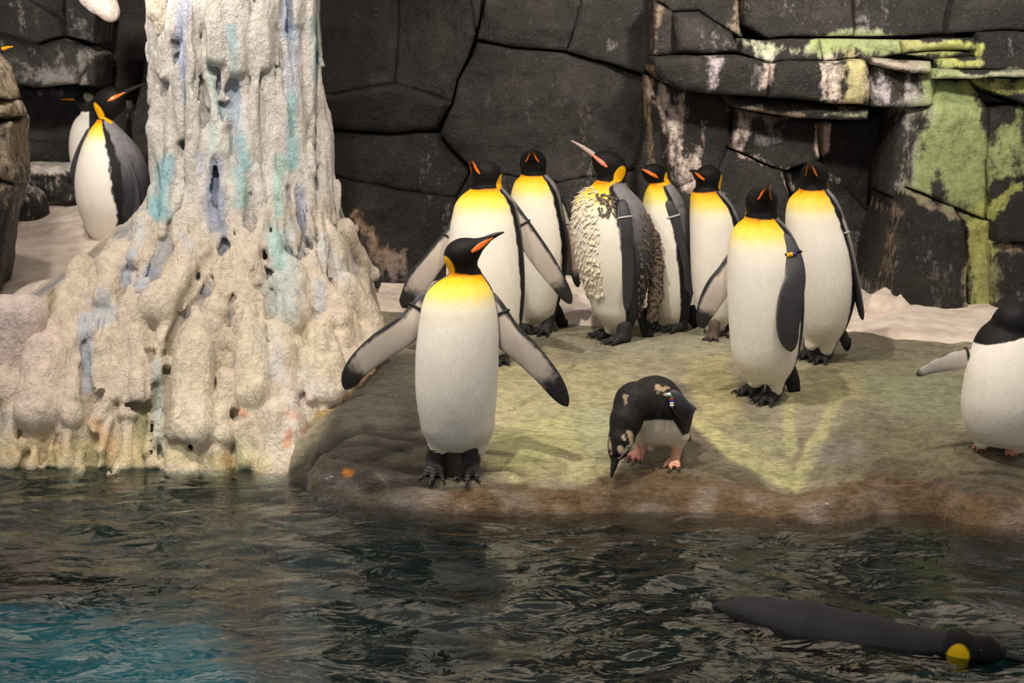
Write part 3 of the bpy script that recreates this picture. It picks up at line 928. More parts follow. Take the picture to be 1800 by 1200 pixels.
# rock pillar at the left edge of the frame, stacked stones
PILLAR = new_obj('rock_pillar', None)
pc = at(-60, 500, 7.0)
PILLAR.location = (pc[0], 7.05, 0.42)
tag(PILLAR, 'tall weathered grey tan rock pillar cut by the left edge of the photo', 'rock')
def stone(P, Y, thick, seed):
    pts = [at(a, b, Y) for a, b in P]
    A = [(q[0], q[2]) for q in pts]
    B = np.array(A)
    h = 0.014
    lo = np.array((B[:, 0].min() - .05, Y - 0.05, B[:, 1].min() - .05)); hi = np.array((B[:, 0].max() + .05, Y + thick + .05, B[:, 1].max() + .05))
    X, Y_, Z, shp = grid(lo, hi, h)
    d2, _, _ = poly_sd(X[:, 0, 0][:, None] + 0 * Z[0, 0][None], 0 * X[:, 0, 0][:, None] + Z[0, 0][None], A)
    d2 = -d2[:, None, :]
    dy = np.abs(Y_ - (Y + thick / 2)) - thick / 2
    d = smin(-d2, -dy, 0.05) * -1
    d = np.maximum(d2, dy) + 0.0 * Z
    r = 0.05
    d = np.sqrt(np.maximum(d2 + r, 0) ** 2 + np.maximum(dy + r, 0) ** 2) + np.minimum(np.maximum(d2 + r, dy + r), 0) - r
    d = d + 0.022 * fbm(X * 4 + seed, Y_ * 4, Z * 4, 4)
    V, Q = surface_nets(d.astype(np.float32), lo, h)
    Q = fix_winding(V, Q)
    V = V.copy(); V[:, 0] -= 0.05 + (V[:, 1] - Y) * 0.15      # the pillar's inner side turns away to the left
    V2 = V - np.array(PILLAR.location)
    col = np.tile(np.array([*s2l((168, 152, 128)), 0.62]), (len(V), 1))
    pp = pix(V)[1]
    col[:, 3] = 0.72 - 0.45 * sstep(230, 420, pp)
    return new_obj('stone', mesh_np('stone', V2, Q, True, col), PILLAR, M_ROCK)
stone([(-260, -120), (-90, -140), (-50, 40), (-10, 98), (12, 128), (30, 178), (-40, 175), (-260, 120)], 6.95, 0.5, 1)
stone([(-260, 122), (-40, 178), (31, 184), (38, 206), (-10, 214), (-260, 200)], 6.92, 0.5, 4)
stone([(-260, 202), (-10, 218), (38, 212), (43, 320), (20, 315), (-30, 290), (-260, 290)], 6.95, 0.5, 7)
stone([(-260, 292), (-30, 294), (20, 320), (42, 325), (24, 420), (8, 520), (-260, 540)], 6.97, 0.5, 11)

# ------------------------------------------------------------------ the pool
def build_pool():
    xs = np.arange(-4.5, 4.5, 0.06); ys = np.arange(0.5, 6.6, 0.06)
    X, Y = np.meshgrid(xs, ys, indexing='ij')
    # a pale shelf under the ice, deep dark water to the right
    k = 1 - sstep(-1.0, -0.1, X + 0.15 * fbm(X, Y, 3, 3) + 0.18 * (Y - 4.2))
    Z = -1.5 + 0.78 * k + 0.05 * fbm(X * 1.4, Y * 1.4, 0, 3)
    V = np.stack([X.ravel(), Y.ravel(), Z.ravel()], 1)
    n, m = X.shape; I = np.arange(n * m).reshape(n, m)
    Q = np.stack([I[:-1, :-1].ravel(), I[1:, :-1].ravel(), I[1:, 1:].ravel(), I[:-1, 1:].ravel()], 1)
    k = k.ravel()[:, None]
    c = np.array(s2l((28, 32, 30))) * (1 - k) + np.array(s2l((50, 92, 102))) * k
    o = new_obj('pool_floor', mesh_np('pool_floor', V, Q, True, c), None, M_FLOOR)
    tag(o, 'pool floor, pale teal on the left and dark on the right', None, None, 'structure')
    xs = np.arange(-4.4, 4.4, 0.014); ys = np.concatenate([np.arange(1.0, 3.2, 0.08), np.arange(3.2, 6.5, 0.012)])
    X, Y = np.meshgrid(xs, ys, indexing='ij')
    calm = 1 - 0.60 * sstep(4.5, 5.6, Y)
    wx = 0.15 * vnoise(X * 1.6, Y * 1.6, 9.0); wy = 0.15 * vnoise(X * 1.6, Y * 1.6, 19.0)
    Z = 0.030 * fbm((X + wx) * 2.0, (Y + wy) * 4.4, 1.5, 2, 0.45) + 0.0045 * fbm((X + wx) * 6, (Y + wy) * 13, 4.5, 2, 0.5)
    R = np.hypot(X - 0.35, (Y - 3.9) * 1.5)
    Z = Z + 0.0022 * np.sin(R * 42 + 3 * wx * 10) * np.exp(-R * 1.4)
    Z = Z * calm
    V = np.stack([X.ravel(), Y.ravel(), Z.ravel()], 1)
    n, m = X.shape; I = np.arange(n * m).reshape(n, m)
    Q = np.stack([I[:-1, :-1].ravel(), I[1:, :-1].ravel(), I[1:, 1:].ravel(), I[:-1, 1:].ravel()], 1)
    # sides and bottom close the body of water
    ring = np.concatenate([I[:, 0], I[-1, 1:], I[-2::-1, -1], I[0, -2:0:-1]])
    lowv = V[ring].copy(); lowv[:, 2] = -2.2
    k0 = len(V); r = len(ring); nx_ = np.roll(np.arange(r), -1)
    side = np.stack([ring[nx_], ring, k0 + np.arange(r), k0 + nx_], 1)
    V = np.concatenate([V, lowv, [[0, 3.7, -2.2]]])
    fan = np.stack([k0 + nx_, k0 + np.arange(r), np.full(r, len(V) - 1)], 1)
    Qa = [tuple(q) for q in Q.tolist()] + [tuple(q) for q in side.tolist()] + [tuple(q) for q in fan.tolist()]
    o = new_obj('pool_water', mesh_np('pool_water', V, Qa), None, M_WATER)
    tag(o, 'rippling pool water in front of the rock ledge', 'water', None, 'stuff')
build_pool()

# ------------------------------------------------------------------ melting ice column
ICX, ICY = at(432, 300, 6.9)[0], 6.9
_iz = [2.7, 1.9, 1.45, 1.2, 1.0, 0.85, 0.7, 0.55, 0.4, 0.2, 0.0, -0.2, -0.9]
_ir = [0.38, 0.375, 0.375, 0.40, 0.43, 0.46, 0.50, 0.55, 0.60, 0.63, 0.62, 0.50, 0.20]
_il = [0.40, 0.40, 0.42, 0.40, 0.42, 0.55, 0.74, 0.95, 1.15, 1.5, 1.9, 1.9, 1.7]
_if = [0.34, 0.34, 0.36, 0.42, 0.50, 0.60, 0.74, 0.88, 1.00, 1.13, 1.22, 1.10, 0.60]
_ib = [0.34, 0.34, 0.36, 0.40, 0.44, 0.48, 0.50, 0.52, 0.54, 0.56, 0.58, 0.5, 0.3]

def ice_front(px, py):
    """where the bare column meets a viewing ray"""
    d = ray(px, py)
    ts = np.linspace(5.0, 7.5, 700)
    x = d[0] / d[1] * ts; z = CZ + d[2] / d[1] * ts
    f = ice_base(x, ts, z)
    i = np.argmax(f < 0)
    if f[i] >= 0:
        return None
    return np.array((x[i], ts[i], z[i]))

def ice_base(X, Y, Z):
    r = np.interp(Z, _iz[::-1], _ir[::-1]); l = np.interp(Z, _iz[::-1], _il[::-1])
    f = np.interp(Z, _iz[::-1], _if[::-1]); b = np.interp(Z, _iz[::-1], _ib[::-1])
    dx = X - ICX; dy = Y - ICY
    wx = np.where(dx > 0, r, l); wy = np.where(dy < 0, f, b)
    p = 2.0 + 1.8 * (1 - sstep(0.15, 0.8, Z))
    rho = ((np.abs(dx) / wx) ** p + (np.abs(dy) / wy) ** p) ** (1 / p)
    return (rho - 1) * np.minimum(wx, wy) * 0.9

LOBES = [  # pixel start, pixel end, radii in pixels, how far the axis sits in front of (+) the skirt as a share of the radius
    (345, 615, 342, 745, 40, 46, .0), (385, 545, 356, 610, 22, 30, .1), (440, 560, 447, 690, 28, 34, .0), (428, 500, 440, 570, 20, 26, .1), (438, 420, 430, 500, 24, 22, .1),
    (340, 450, 285, 540, 34, 34, .1), (245, 530, 250, 690, 20, 24, .2), (205, 590, 202, 680, 12, 14, .2), (172, 480, 172, 690, 16, 16, .1), (100, 620, 72, 720, 44, 42, .0),
    (135, 590, 130, 730, 20, 24, .1), (215, 445, 185, 520, 28, 26, .0), (262, 395, 250, 455, 26, 22, .2), (325, 385, 318, 425, 20, 18, .1), (362, 375, 372, 425, 18, 20, .2),
    (560, 590, 575, 690, 30, 36, -.1), (600, 510, 650, 600, 30, 36, -.2), (505, 470, 520, 560, 28, 30, -.1), (545, 470, 585, 560, 26, 26, -.1), (500, 620, 505, 720, 24, 30, -.1),
    (500, 740, 495, 820, 44, 54, -.2), (430, 745, 442, 800, 26, 26, -.1), (395, 660, 398, 760, 20, 24, .1), (300, 560, 295, 640, 16, 14, -.1), (225, 700, 222, 815, 14, 16, -.2),
    (190, 700, 178, 815, 12, 14, -.2), (120, 760, 112, 815, 14, 16, -.2), (60, 755, 62, 815, 14, 16, -.2), (20, 700, 15, 815, 18, 20, -.2), (270, 730, 268, 815, 12, 16, -.2),
    (320, 790, 325, 825, 28, 30, -.4), (380, 800, 385, 830, 22, 24, -.3), (90, 790, 88, 815, 12, 14, -.3), (150, 470, 110, 580, 26, 30, -.1), (30, 560, 15, 690, 30, 30, -.2),
    (230, 560, 222, 660, 14, 14, .0), (640, 600, 610, 650, 26, 30, -.3), (460, 690, 475, 760, 20, 24, -.1),
    # ridges on the trunk
    (300, -60, 302, 130, 13, 16, .1), (283, 100, 285, 260, 13, 15, .0), (292, 250, 300, 340, 14, 12, .0), (338, -60, 342, 330, 15, 16, .2), (322, 60, 326, 240, 11, 12, .3),
    (382, -60, 384, 100, 15, 20, .2), (372, 140, 388, 260, 12, 15, .1), (425, -60, 423, 120, 18, 21, .2), (430, 150, 432, 320, 12, 12, .1), (447, 40, 450, 330, 13, 15, .2),
    (470, -60, 468, 110, 14, 18, .3), (486, -60, 485, 40, 13, 9, .4), (520, -60, 518, 38, 16, 15, .3), (545, -60, 545, 250, 13, 14, .2), (568, 30, 566, 100, 12, 14, .2),
    (560, 120, 575, 320, 11, 14, .1), (590, 280, 596, 360, 13, 16, .0), (480, 210, 485, 360, 14, 16, .1), (510, 60, 512, 170, 10, 12, -.1), (530, 200, 545, 380, 12, 15, .1),
    (400, 300, 405, 390, 12, 14, .0), (330, 330, 300, 380, 12, 14, .1), (460, 380, 470, 470, 18, 20, .0), (500, 370, 515, 430, 15, 16, .0), (560, 360, 590, 450, 16, 18, -.1),
    (600, 400, 640, 480, 18, 22, -.2), (350, 210, 356, 320, 11, 11, .2), (405, 330, 400, 440, 11, 14, .1), (640, 490, 680, 560, 20, 20, -.3),
    (270, 140, 276, 170, 12, 12, .0), (285, 225, 292, 262, 16, 12, .2),
]
ICE_PAINT_SHADE = [
    (322, -60, 322, 130, 10, (172, 188, 232), 0.8), (318, 20, 320, 180, 8, (176, 192, 236), 0.7), (408, 50, 412, 130, 9, (150, 202, 214), 0.85), (412, 130, 414, 240, 8, (190, 212, 232), 0.6),
    (425, 250, 430, 290, 13, (130, 194, 204), 0.9), (372, 110, 380, 200, 10, (170, 205, 206), 0.6), (372, 220, 372, 300, 8, (180, 215, 215), 0.6), (280, 300, 285, 370, 16, (112, 190, 206), 0.95),
    (298, 280, 288, 320, 12, (120, 190, 206), 0.8), (515, 60, 510, 170, 14, (184, 200, 232), 0.8), (505, 0, 505, 60, 8, (150, 180, 220), 0.7), (508, 170, 512, 290, 11, (130, 196, 206), 0.9),
    (555, 40, 556, 100, 11, (168, 210, 216), 0.7), (550, 110, 552, 140, 6, (140, 180, 205), 0.7), (490, 280, 490, 380, 10, (158, 214, 208), 0.8), (420, 300, 422, 355, 13, (140, 205, 210), 0.8),
    (380, 290, 378, 400, 13, (120, 140, 180), 0.8), (385, 350, 388, 400, 10, (130, 150, 190), 0.7), (525, 330, 530, 400, 9, (150, 164, 200), 0.8), (345, 270, 350, 300, 7, (172, 186, 230), 0.7),
    (495, 420, 500, 540, 26, (168, 205, 220), 0.65), (485, 400, 490, 460, 14, (146, 206, 204), 0.7), (548, 420, 600, 480, 22, (190, 204, 216), 0.6), (250, 400, 240, 440, 14, (176, 200, 216), 0.7),
    (230, 450, 225, 490, 14, (168, 190, 224), 0.7), (262, 470, 250, 500, 14, (164, 190, 226), 0.8), (325, 415, 340, 435, 10, (170, 190, 214), 0.6), (150, 560, 155, 680, 10, (176, 196, 222), 0.8),
    (190, 520, 180, 560, 14, (182, 202, 224), 0.65), (475, 590, 485, 660, 16, (180, 202, 228), 0.65), (540, 650, 550, 690, 12, (184, 200, 218), 0.6), (278, 640, 285, 800, 9, (168, 196, 196), 0.8),
    (560, 500, 560, 540, 14, (180, 200, 226), 0.6), (390, 400, 395, 440, 10, (150, 168, 198), 0.7), (10, 730, 10, 770, 12, (190, 205, 208), 0.6),
    (330, 460, 310, 560, 30, (236, 224, 204), 0.5), (455, 590, 445, 700, 34, (240, 228, 200), 0.6), (345, 620, 340, 730, 40, (238, 226, 200), 0.6), (560, 600, 570, 700, 40, (236, 226, 196), 0.6),
    (60, 620, 60, 720, 50, (236, 214, 204), 0.7), (40, 560, 30, 620, 40, (226, 208, 204), 0.7), (540, 720, 500, 820, 50, (244, 232, 226), 0.8),
    (375, 440, 330, 520, 8, (150, 140, 120), 0.7), (330, 520, 295, 600, 7, (150, 138, 116), 0.8), (295, 600, 290, 780, 5, (150, 130, 104), 0.7), (90, 520, 85, 545, 8, (150, 128, 84), 0.8),  # greyish brown strokes put the shade of the crevices into the colour
    (30, 780, 250, 800, 26, (224, 194, 140), 0.62), (300, 800, 460, 818, 18, (222, 206, 150), 0.7), (168, 745, 190, 790, 16, (214, 164, 104), 0.8), (390, 800, 405, 825, 10, (220, 160, 80), 0.8),
    (130, 775, 165, 810, 15, (90, 104, 48), 0.85), (176, 800, 186, 812, 9, (84, 106, 40), 0.9), (88, 800, 92, 815, 8, (110, 110, 50), 0.8), (256, 720, 252, 810, 9, (128, 134, 70), 0.75), (420, 780, 425, 830, 16, (190, 204, 160), 0.7),
    (260, 745, 264, 760, 5, (70, 100, 40), 0.9), (365, 800, 372, 820, 8, (140, 140, 80), 0.7), (516, 838, 525, 846, 10, (110, 120, 60), 0.8), (445, 775, 455, 785, 6, (70, 90, 50), 0.7), (10, 790, 16, 815, 6, (140, 110, 60), 0.7),
    (508, 758, 506, 780, 6, (214, 130, 80), 0.85), (530, 758, 552, 745, 6, (216, 140, 100), 0.8), (500, 726, 520, 732, 6, (226, 168, 140), 0.7), (420, 722, 436, 728, 6, (200, 120, 70), 0.8),
    (585, 745, 650, 650, 8, (214, 160, 80), 0.7), (140, 330, 150, 300, 1, (200, 200, 200), 0.1), (566, 50, 568, 90, 5, (220, 180, 130), 0.7),
    (328, 735, 345, 735, 8, (200, 190, 160), 0.3), (120, 700, 160, 705, 5, (120, 100, 80), 0.6), (270, 700, 225, 712, 4, (120, 100, 80), 0.5), (300, 775, 335, 778, 5, (90, 76, 64), 0.7),  # darkest dabs put the shade of hollows under the lobes into the colour
    (400, 222, 390, 228, 6, (120, 110, 90), 0.6), (395, 270, 398, 276, 5, (90, 90, 80), 0.6), (290, 265, 330, 240, 5, (130, 120, 96), 0.6),
]
def build_ice():
    h = 0.0095
    lo = np.array((-2.75, 5.45, -0.85)); hi = np.array((-0.55, 7.35, 2.35))
    X, Y, Z, shp = grid(lo, hi, h)
    D = np.empty(shp, np.float32)
    for i in range(shp[2]):
        D[:, :, i] = ice_base(X[:, :, 0], Y[:, :, 0], np.full((1, 1), Z[0, 0, i]))
    def add(a, b, ra, rb, k):
        nonlocal D
        m = max(ra, rb) + 0.07
        i0 = np.maximum(((np.minimum(a, b) - m - lo) / h).astype(int), 0); i1 = ((np.maximum(a, b) + m - lo) / h).astype(int) + 1
        sl = tuple(slice(i0[q], max(i0[q], min(i1[q], shp[q]))) for q in range(3))
        xx, yy, zz = X[sl[0]], Y[:, sl[1]], Z[:, :, sl[2]]
        if min(D[sl].shape) == 0: return
        wob = 0.012 * vnoise(xx * 14, yy * 14, zz * 6)
        D[sl] = smin(D[sl], (rcone(xx, yy, zz, a, b, ra, rb) + wob).astype(np.float32), k)
    for (x0, y0, x1, y1, r0, r1, f) in LOBES:
        a = ice_front(x0, y0); b = ice_front(x1, y1)
        if a is None or b is None: continue
        s0 = 1 / ppm(a[1], a[2]); s1 = 1 / ppm(b[1], b[2])
        fw = f + 0.28
        a = a + np.array((0, -1, 0)) * (r0 * s0 * fw); b = b + np.array((0, -1, 0)) * (r1 * s1 * fw)
        add(a, b, r0 * s0, r1 * s1, 0.012)
    rnd = random.Random(4)
    for i in range(150):
        px = rnd.uniform(275, 590); py = rnd.uniform(-90, 380)
        ln = rnd.uniform(60, 230); r = rnd.uniform(6, 12)
        sl = (px - 432) / 160 * 0.15
        a = ice_front(px, py); b = ice_front(px + sl * ln, py + ln)
        if a is None or b is None: continue
        s = 1 / ppm(a[1], a[2])
        pr = np.array((0, -0.45 * r * s, 0))
        add(a + pr, b + pr, r * s * 0.8, r * s * 1.2, 0.008)
    for i in range(190):
        px = rnd.uniform(0, 680); py = rnd.uniform(400, 790)
        if px < 250 and py < 640 - px * 0.9: continue
        ln = rnd.uniform(30, 90); r = rnd.uniform(6, 13)
        sl = (px - 400) / 300 * 0.45
        a = ice_front(px, py); b = ice_front(px + sl * ln, py + ln)
        if a is None or b is None: continue
        s = 1 / ppm(a[1], a[2])
        pr = np.array((0, -0.4 * r * s, 0))
        add(a + pr, b + pr, r * s * 0.8, r * s * 1.25, 0.010)
    def carve(pts):
        nonlocal D
        P = [ice_front(x_, y_) for x_, y_, r_ in pts]
        for (a, b, q0, q1) in zip(P[:-1], P[1:], pts[:-1], pts[1:]):
            if a is None or b is None: continue
            s = 1 / ppm(a[1], a[2]); ra, rb = q0[2] * s, q1[2] * s
            fo = np.array((0, -1, 0)) * 0.012
            a = a + fo; b = b + fo
            m = max(ra, rb) + 0.06
            i0 = np.maximum(((np.minimum(a, b) - m - lo) / h).astype(int), 0); i1 = ((np.maximum(a, b) + m - lo) / h).astype(int) + 1
            sl = tuple(slice(i0[q], max(i0[q], min(i1[q], shp[q]))) for q in range(3))
            xx, yy, zz = X[sl[0]], Y[:, sl[1]], Z[:, :, sl[2]]
            # the groove reaches outward so it also cuts what stands proud of the skirt
            d = np.minimum(rcone(xx, yy, zz, a, b, ra, rb), rcone(xx, yy, zz, a + fo * 5, b + fo * 5, ra, rb))
            D[sl] = -smin(-D[sl], d.astype(np.float32), 0.012)
    for pts in (
        [(398, 395, 7), (396, 440, 8), (384, 480, 9), (352, 530, 8), (318, 565, 7), (297, 600, 6), (292, 650, 7), (297, 720, 6), (289, 800, 6)],
        [(383, 280, 7), (379, 330, 10), (384, 400, 8)], [(92, 505, 7), (88, 545, 7), (70, 590, 5)], [(528, 300, 6), (530, 380, 8), (548, 430, 5)],
        [(508, 0, 6), (506, 50, 7)], [(488, 120, 4), (492, 220, 5), (500, 300, 5)], [(405, 470, 4), (412, 560, 5), (405, 640, 5)], [(470, 440, 5), (476, 480, 7), (482, 560, 4)],
        [(268, 500, 5), (256, 520, 6)], [(225, 470, 4), (216, 540, 5)], [(312, 775, 11), (336, 780, 12)], [(228, 712, 7), (262, 712, 9)], [(150, 690, 6), (178, 694, 6)],
        [(268, 620, 7), (274, 690, 8), (270, 790, 7)], [(135, 770, 8), (160, 772, 9)], [(404, 728, 7), (430, 728, 7)], [(450, 470, 5), (462, 520, 6)], [(150, 590, 5), (155, 690, 7)],
        [(350, 60, 4), (352, 200, 5)], [(400, 20, 4), (404, 160, 5)], [(450, -20, 4), (452, 140, 4)], [(310, 100, 4), (312, 260, 4)], [(362, 200, 5), (364, 330, 4)], [(440, 300, 4), (446, 420, 5)]):
        carve(pts)
    near = np.abs(D) < 0.09
    i, j, k = np.nonzero(near)
    xv = X[i, 0, 0]; yv = Y[0, j, 0]; zv = Z[0, 0, k]
    n = 0.012 * fbm(xv * 5, yv * 5, zv * 2.2, 3) + 0.005 * fbm(xv * 18, yv * 18, zv * 9, 3, 0.6)
    wv = 0.03 * vnoise(xv * 9, yv * 9, zv * 5)
    n = n + 0.030 * (0.30 - np.abs(vnoise((xv + wv) * 13, (yv + wv) * 13, zv * 1.7 + 40))) + 0.008 * (0.35 - np.abs(vnoise((xv + wv) * 30, (yv + wv) * 30, zv * 5 + 80)))
    D[i, j, k] += n
    V, Q = surface_nets(D, lo, h)
    Q = fix_winding(V, Q)
    px, py = pix(V)
    x, y, z = V.T
    c = np.tile(np.array(s2l((218, 203, 184))), (len(V), 1))
    up = sstep(0.7, 1.1, z)[:, None]
    c = c * (1 - up) + np.array(s2l((216, 211, 205))) * up
    nz = fbm(x * 9, y * 9, z * 4, 3)
    base = ice_base(x, y, z)
    # blue paint sits in the grooves
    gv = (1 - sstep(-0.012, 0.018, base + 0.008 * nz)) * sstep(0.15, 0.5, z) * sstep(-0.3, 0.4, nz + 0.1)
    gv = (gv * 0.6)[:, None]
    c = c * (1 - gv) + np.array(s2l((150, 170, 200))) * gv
    gd = ((1 - sstep(-0.030, 0.008, base + 0.006 * nz)) * 0.75)[:, None]  # groove darkening: crevice shade put into the colour, brownish below, grey-blue above
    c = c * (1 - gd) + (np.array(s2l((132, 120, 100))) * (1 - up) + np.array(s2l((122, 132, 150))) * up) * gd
    nzh = fbm(x * 22, y * 22, z * 9, 3)
    rgb, am = blobs(px + 7 * fbm(x * 6, y * 6, z * 3 + 5, 3), py, ICE_PAINT_SHADE, 0.55 * nz + 0.45 * nzh, (0.15, 1.6))
    am = (0.74 * am * (y < ICY + 0.2))[:, None]
    c = c * (1 - am) + rgb * am
    uw = (1 - sstep(-0.04, 0.0, z))[:, None]
    c = c * (1 - uw) + np.array(s2l((84, 108, 106))) * uw
    low = ((1 - sstep(0.02, 0.22, z + 0.05 * nz)) * 0.35)[:, None]
    c = c * (1 - low) + np.array(s2l((206, 188, 136))) * low
    root = new_obj('ice_column', None)
    root.location = (ICX, ICY, 0.0)
    tag(root, 'tall white artificial ice column with blue streaks, melting into lobes at the pool edge', 'ice column')
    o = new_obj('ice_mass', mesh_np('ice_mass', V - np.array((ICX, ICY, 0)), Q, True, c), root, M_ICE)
    return root
ICE = build_ice()

def ice_blob(name, caps, Y, label, cat, colr, h=0.010, dz=0.0, m=None):
    A = []
    for (x0, y0, x1, y1, r0, r1) in caps:
        s = 1 / ppm(Y)
        A.append((at(x0, y0, Y), at(x1, y1, Y), r0 * s, r1 * s))
    lo = np.min([np.minimum(a, b) - max(ra, rb) - 0.05 for a, b, ra, rb in A], 0); hi = np.max([np.maximum(a, b) + max(ra, rb) + 0.05 for a, b, ra, rb in A], 0)
    X, Y_, Z, shp = grid(lo, hi, h)
    D = np.full(shp, 9.0)
    for a, b, ra, rb in A:
        D = smin(D, rcone(X, Y_, Z, a, b, ra, rb), 0.03)
    D = D + 0.012 * fbm(X * 7, Y_ * 7, Z * 4, 3) + 0.004 * fbm(X * 24, Y_ * 24, Z * 12, 2)
    V, Q = surface_nets(D.astype(np.float32), lo, h)
    c = np.tile(np.array(s2l(colr)), (len(V), 1))
    o = new_obj(name, mesh_np(name, V, fix_winding(V, Q), True, c), None, m or M_ICE)
    return tag(o, label, cat)
ice_blob('ice_boulder', [(40, 560, 25, 640, 44, 52), (10, 560, 0, 620, 44, 50), (20, 640, 5, 740, 40, 40), (-60, 600, -80, 760, 60, 70)], 6.0, 'smooth pinkish ice boulder at the left edge above the waterline', 'ice', (226, 206, 200))
ice_blob('hanging_ice', [(150, -60, 158, -8, 26, 20), (158, -8, 172, 6, 19, 19), (172, 6, 190, 18, 16, 15), (185, 0, 190, 20, 14, 14)], 8.2, 'small white ice lump hanging above the left alcove', 'ice', (232, 214, 206), 0.008)
ice_blob('hanging_ice', [(272, -90, 272, 20, 17, 16), (285, -90, 285, 40, 18, 12), (276, 30, 280, 56, 12, 9)], 6.6, 'cream ice drip hanging at the top beside the ice column', 'ice', (226, 214, 196), 0.008)
ice_blob('snow_drift', [(590, 398, 622, 402, 12, 8), (560, 420, 600, 415, 14, 12)], 8.1, 'little pink snow drift just behind the right side of the ice column', 'snow', (222, 190, 176), 0.008)

# pale ice capping the wall above the photo's upper edge (unseen, added for bright ripple reflections; the hanging lumps hint at it)
def build_canopy():
    h = 0.045
    lo = np.array((-5.0, 6.9, 2.2)); hi = np.array((5.0, 10.2, 4.4))
    X, Y, Z, shp = grid(lo, hi, h)
    n = fbm(X * 1.3, Y * 1.3, Z * 1.3, 3)
    lobes = 0.28 * np.abs(vnoise(X * 2.2, Y * 2.2, 5.0)) + 0.10 * np.abs(vnoise(X * 6, Y * 6, 2.0))
    bot = 2.62 - lobes + 0.10 * (Y - 8.0)
    front = 7.75 + 0.22 * n
    D = np.maximum(np.maximum(bot - Z, Z - 4.2), np.maximum(front - Y + 0.25 * (Z - 2.6), np.maximum(Y - 10.0, np.abs(X) - 4.8)))
    V, Q = surface_nets(D.astype(np.float32), lo, h)
    c = np.tile(np.array(s2l((226, 214, 200))), (len(V), 1))
    o = new_obj('added_ice_canopy_1', mesh_np('added_ice_canopy_1', V, fix_winding(V, Q), True, c), None, M_ICE)
    tag(o, 'unseen pale ice canopy above the rock wall, added for the pool reflections', None, None, 'structure')
build_canopy()

# ------------------------------------------------------------------ penguins
def prof(rows, Y0):
    P = [(at((xl + xr) / 2, py, Y0)[2], at((xl + xr) / 2, py, Y0)[0], (xr - xl) / 2 / ppm(Y0, at(0, py, Y0)[2])) for py, xl, xr in rows]
    P = np.array(sorted(P))
    zz = np.linspace(P[0, 0], P[-1, 0], 160)
    def cub(z, x, y):
        h = np.diff(x); dl = np.diff(y) / h
        m = np.concatenate([[dl[0]], (dl[:-1] * h[1:] + dl[1:] * h[:-1]) / (h[:-1] + h[1:]), [dl[-1]]])
        i = np.clip(np.searchsorted(x, z) - 1, 0, len(x) - 2); t = (z - x[i]) / h[i]
        return (2 * t**3 - 3 * t**2 + 1) * y[i] + (t**3 - 2 * t**2 + t) * h[i] * m[i] + (3 * t**2 - 2 * t**3) * y[i + 1] + (t**3 - t**2) * h[i] * m[i + 1]
    cx = cub(zz, P[:, 0], P[:, 1]); hw = cub(zz, P[:, 0], P[:, 2])
    ker = np.exp(-np.linspace(-2, 2, 17) ** 2); ker /= ker.sum()
    sm = lambda a: np.convolve(np.pad(a, 8, mode='edge'), ker, mode='valid')
    return zz, sm(cx), np.maximum(sm(hw), 0.004)

def eye_ball(root, off, p, r, ring=False):
    n = 10
    V = []; Q = []
    for i in range(n + 1):
        for j in range(12):
            a = math.pi * i / n; b = 2 * math.pi * j / 12
            V.append((p[0] + r * math.sin(a) * math.cos(b), p[1] + r * math.sin(a) * math.sin(b), p[2] + r * math.cos(a)))
    for i in range(n):
        for j in range(12):
            k = (j + 1) % 12
            Q.append((i * 12 + j, (i + 1) * 12 + j, (i + 1) * 12 + k, i * 12 + k))
    return new_obj('eye', mesh_np('eye', np.array(V) - off, Q), root, M_EYE)

def torus(c, t, n, a, b, r, nm, par, off, m, arc=(0, 2 * math.pi)):
    """band round a flipper: centre c, axis t, thin axis n, half sizes a (wide) and b (thin)"""
    t = unit(t); n = unit(np.asarray(n, float) - (np.asarray(n, float) @ t) * t); w = np.cross(t, n)
    full = abs(arc[1] - arc[0] - 2 * math.pi) < 1e-6
    N = 32; V = []; Q = []
    for i in range(N if full else N + 1):
        u = arc[0] + (arc[1] - arc[0]) * i / N
        p = c + w * a * math.cos(u) + n * b * math.sin(u)
        o = unit(w * math.cos(u) / a + n * math.sin(u) / b)
        for j in range(8):
            v = 2 * math.pi * j / 8
            V.append(p + o * r * math.cos(v) + t * r * 1.6 * math.sin(v))
    M = len(V) // 8
    for i in range(M if full else M - 1):
        for j in range(8):
            k = (j + 1) % 8; i2 = (i + 1) % M
            Q.append((i * 8 + j, i * 8 + k, i2 * 8 + k, i2 * 8 + j))
    return new_obj(nm, mesh_np(nm, np.array(V) - off, Q), par, m)

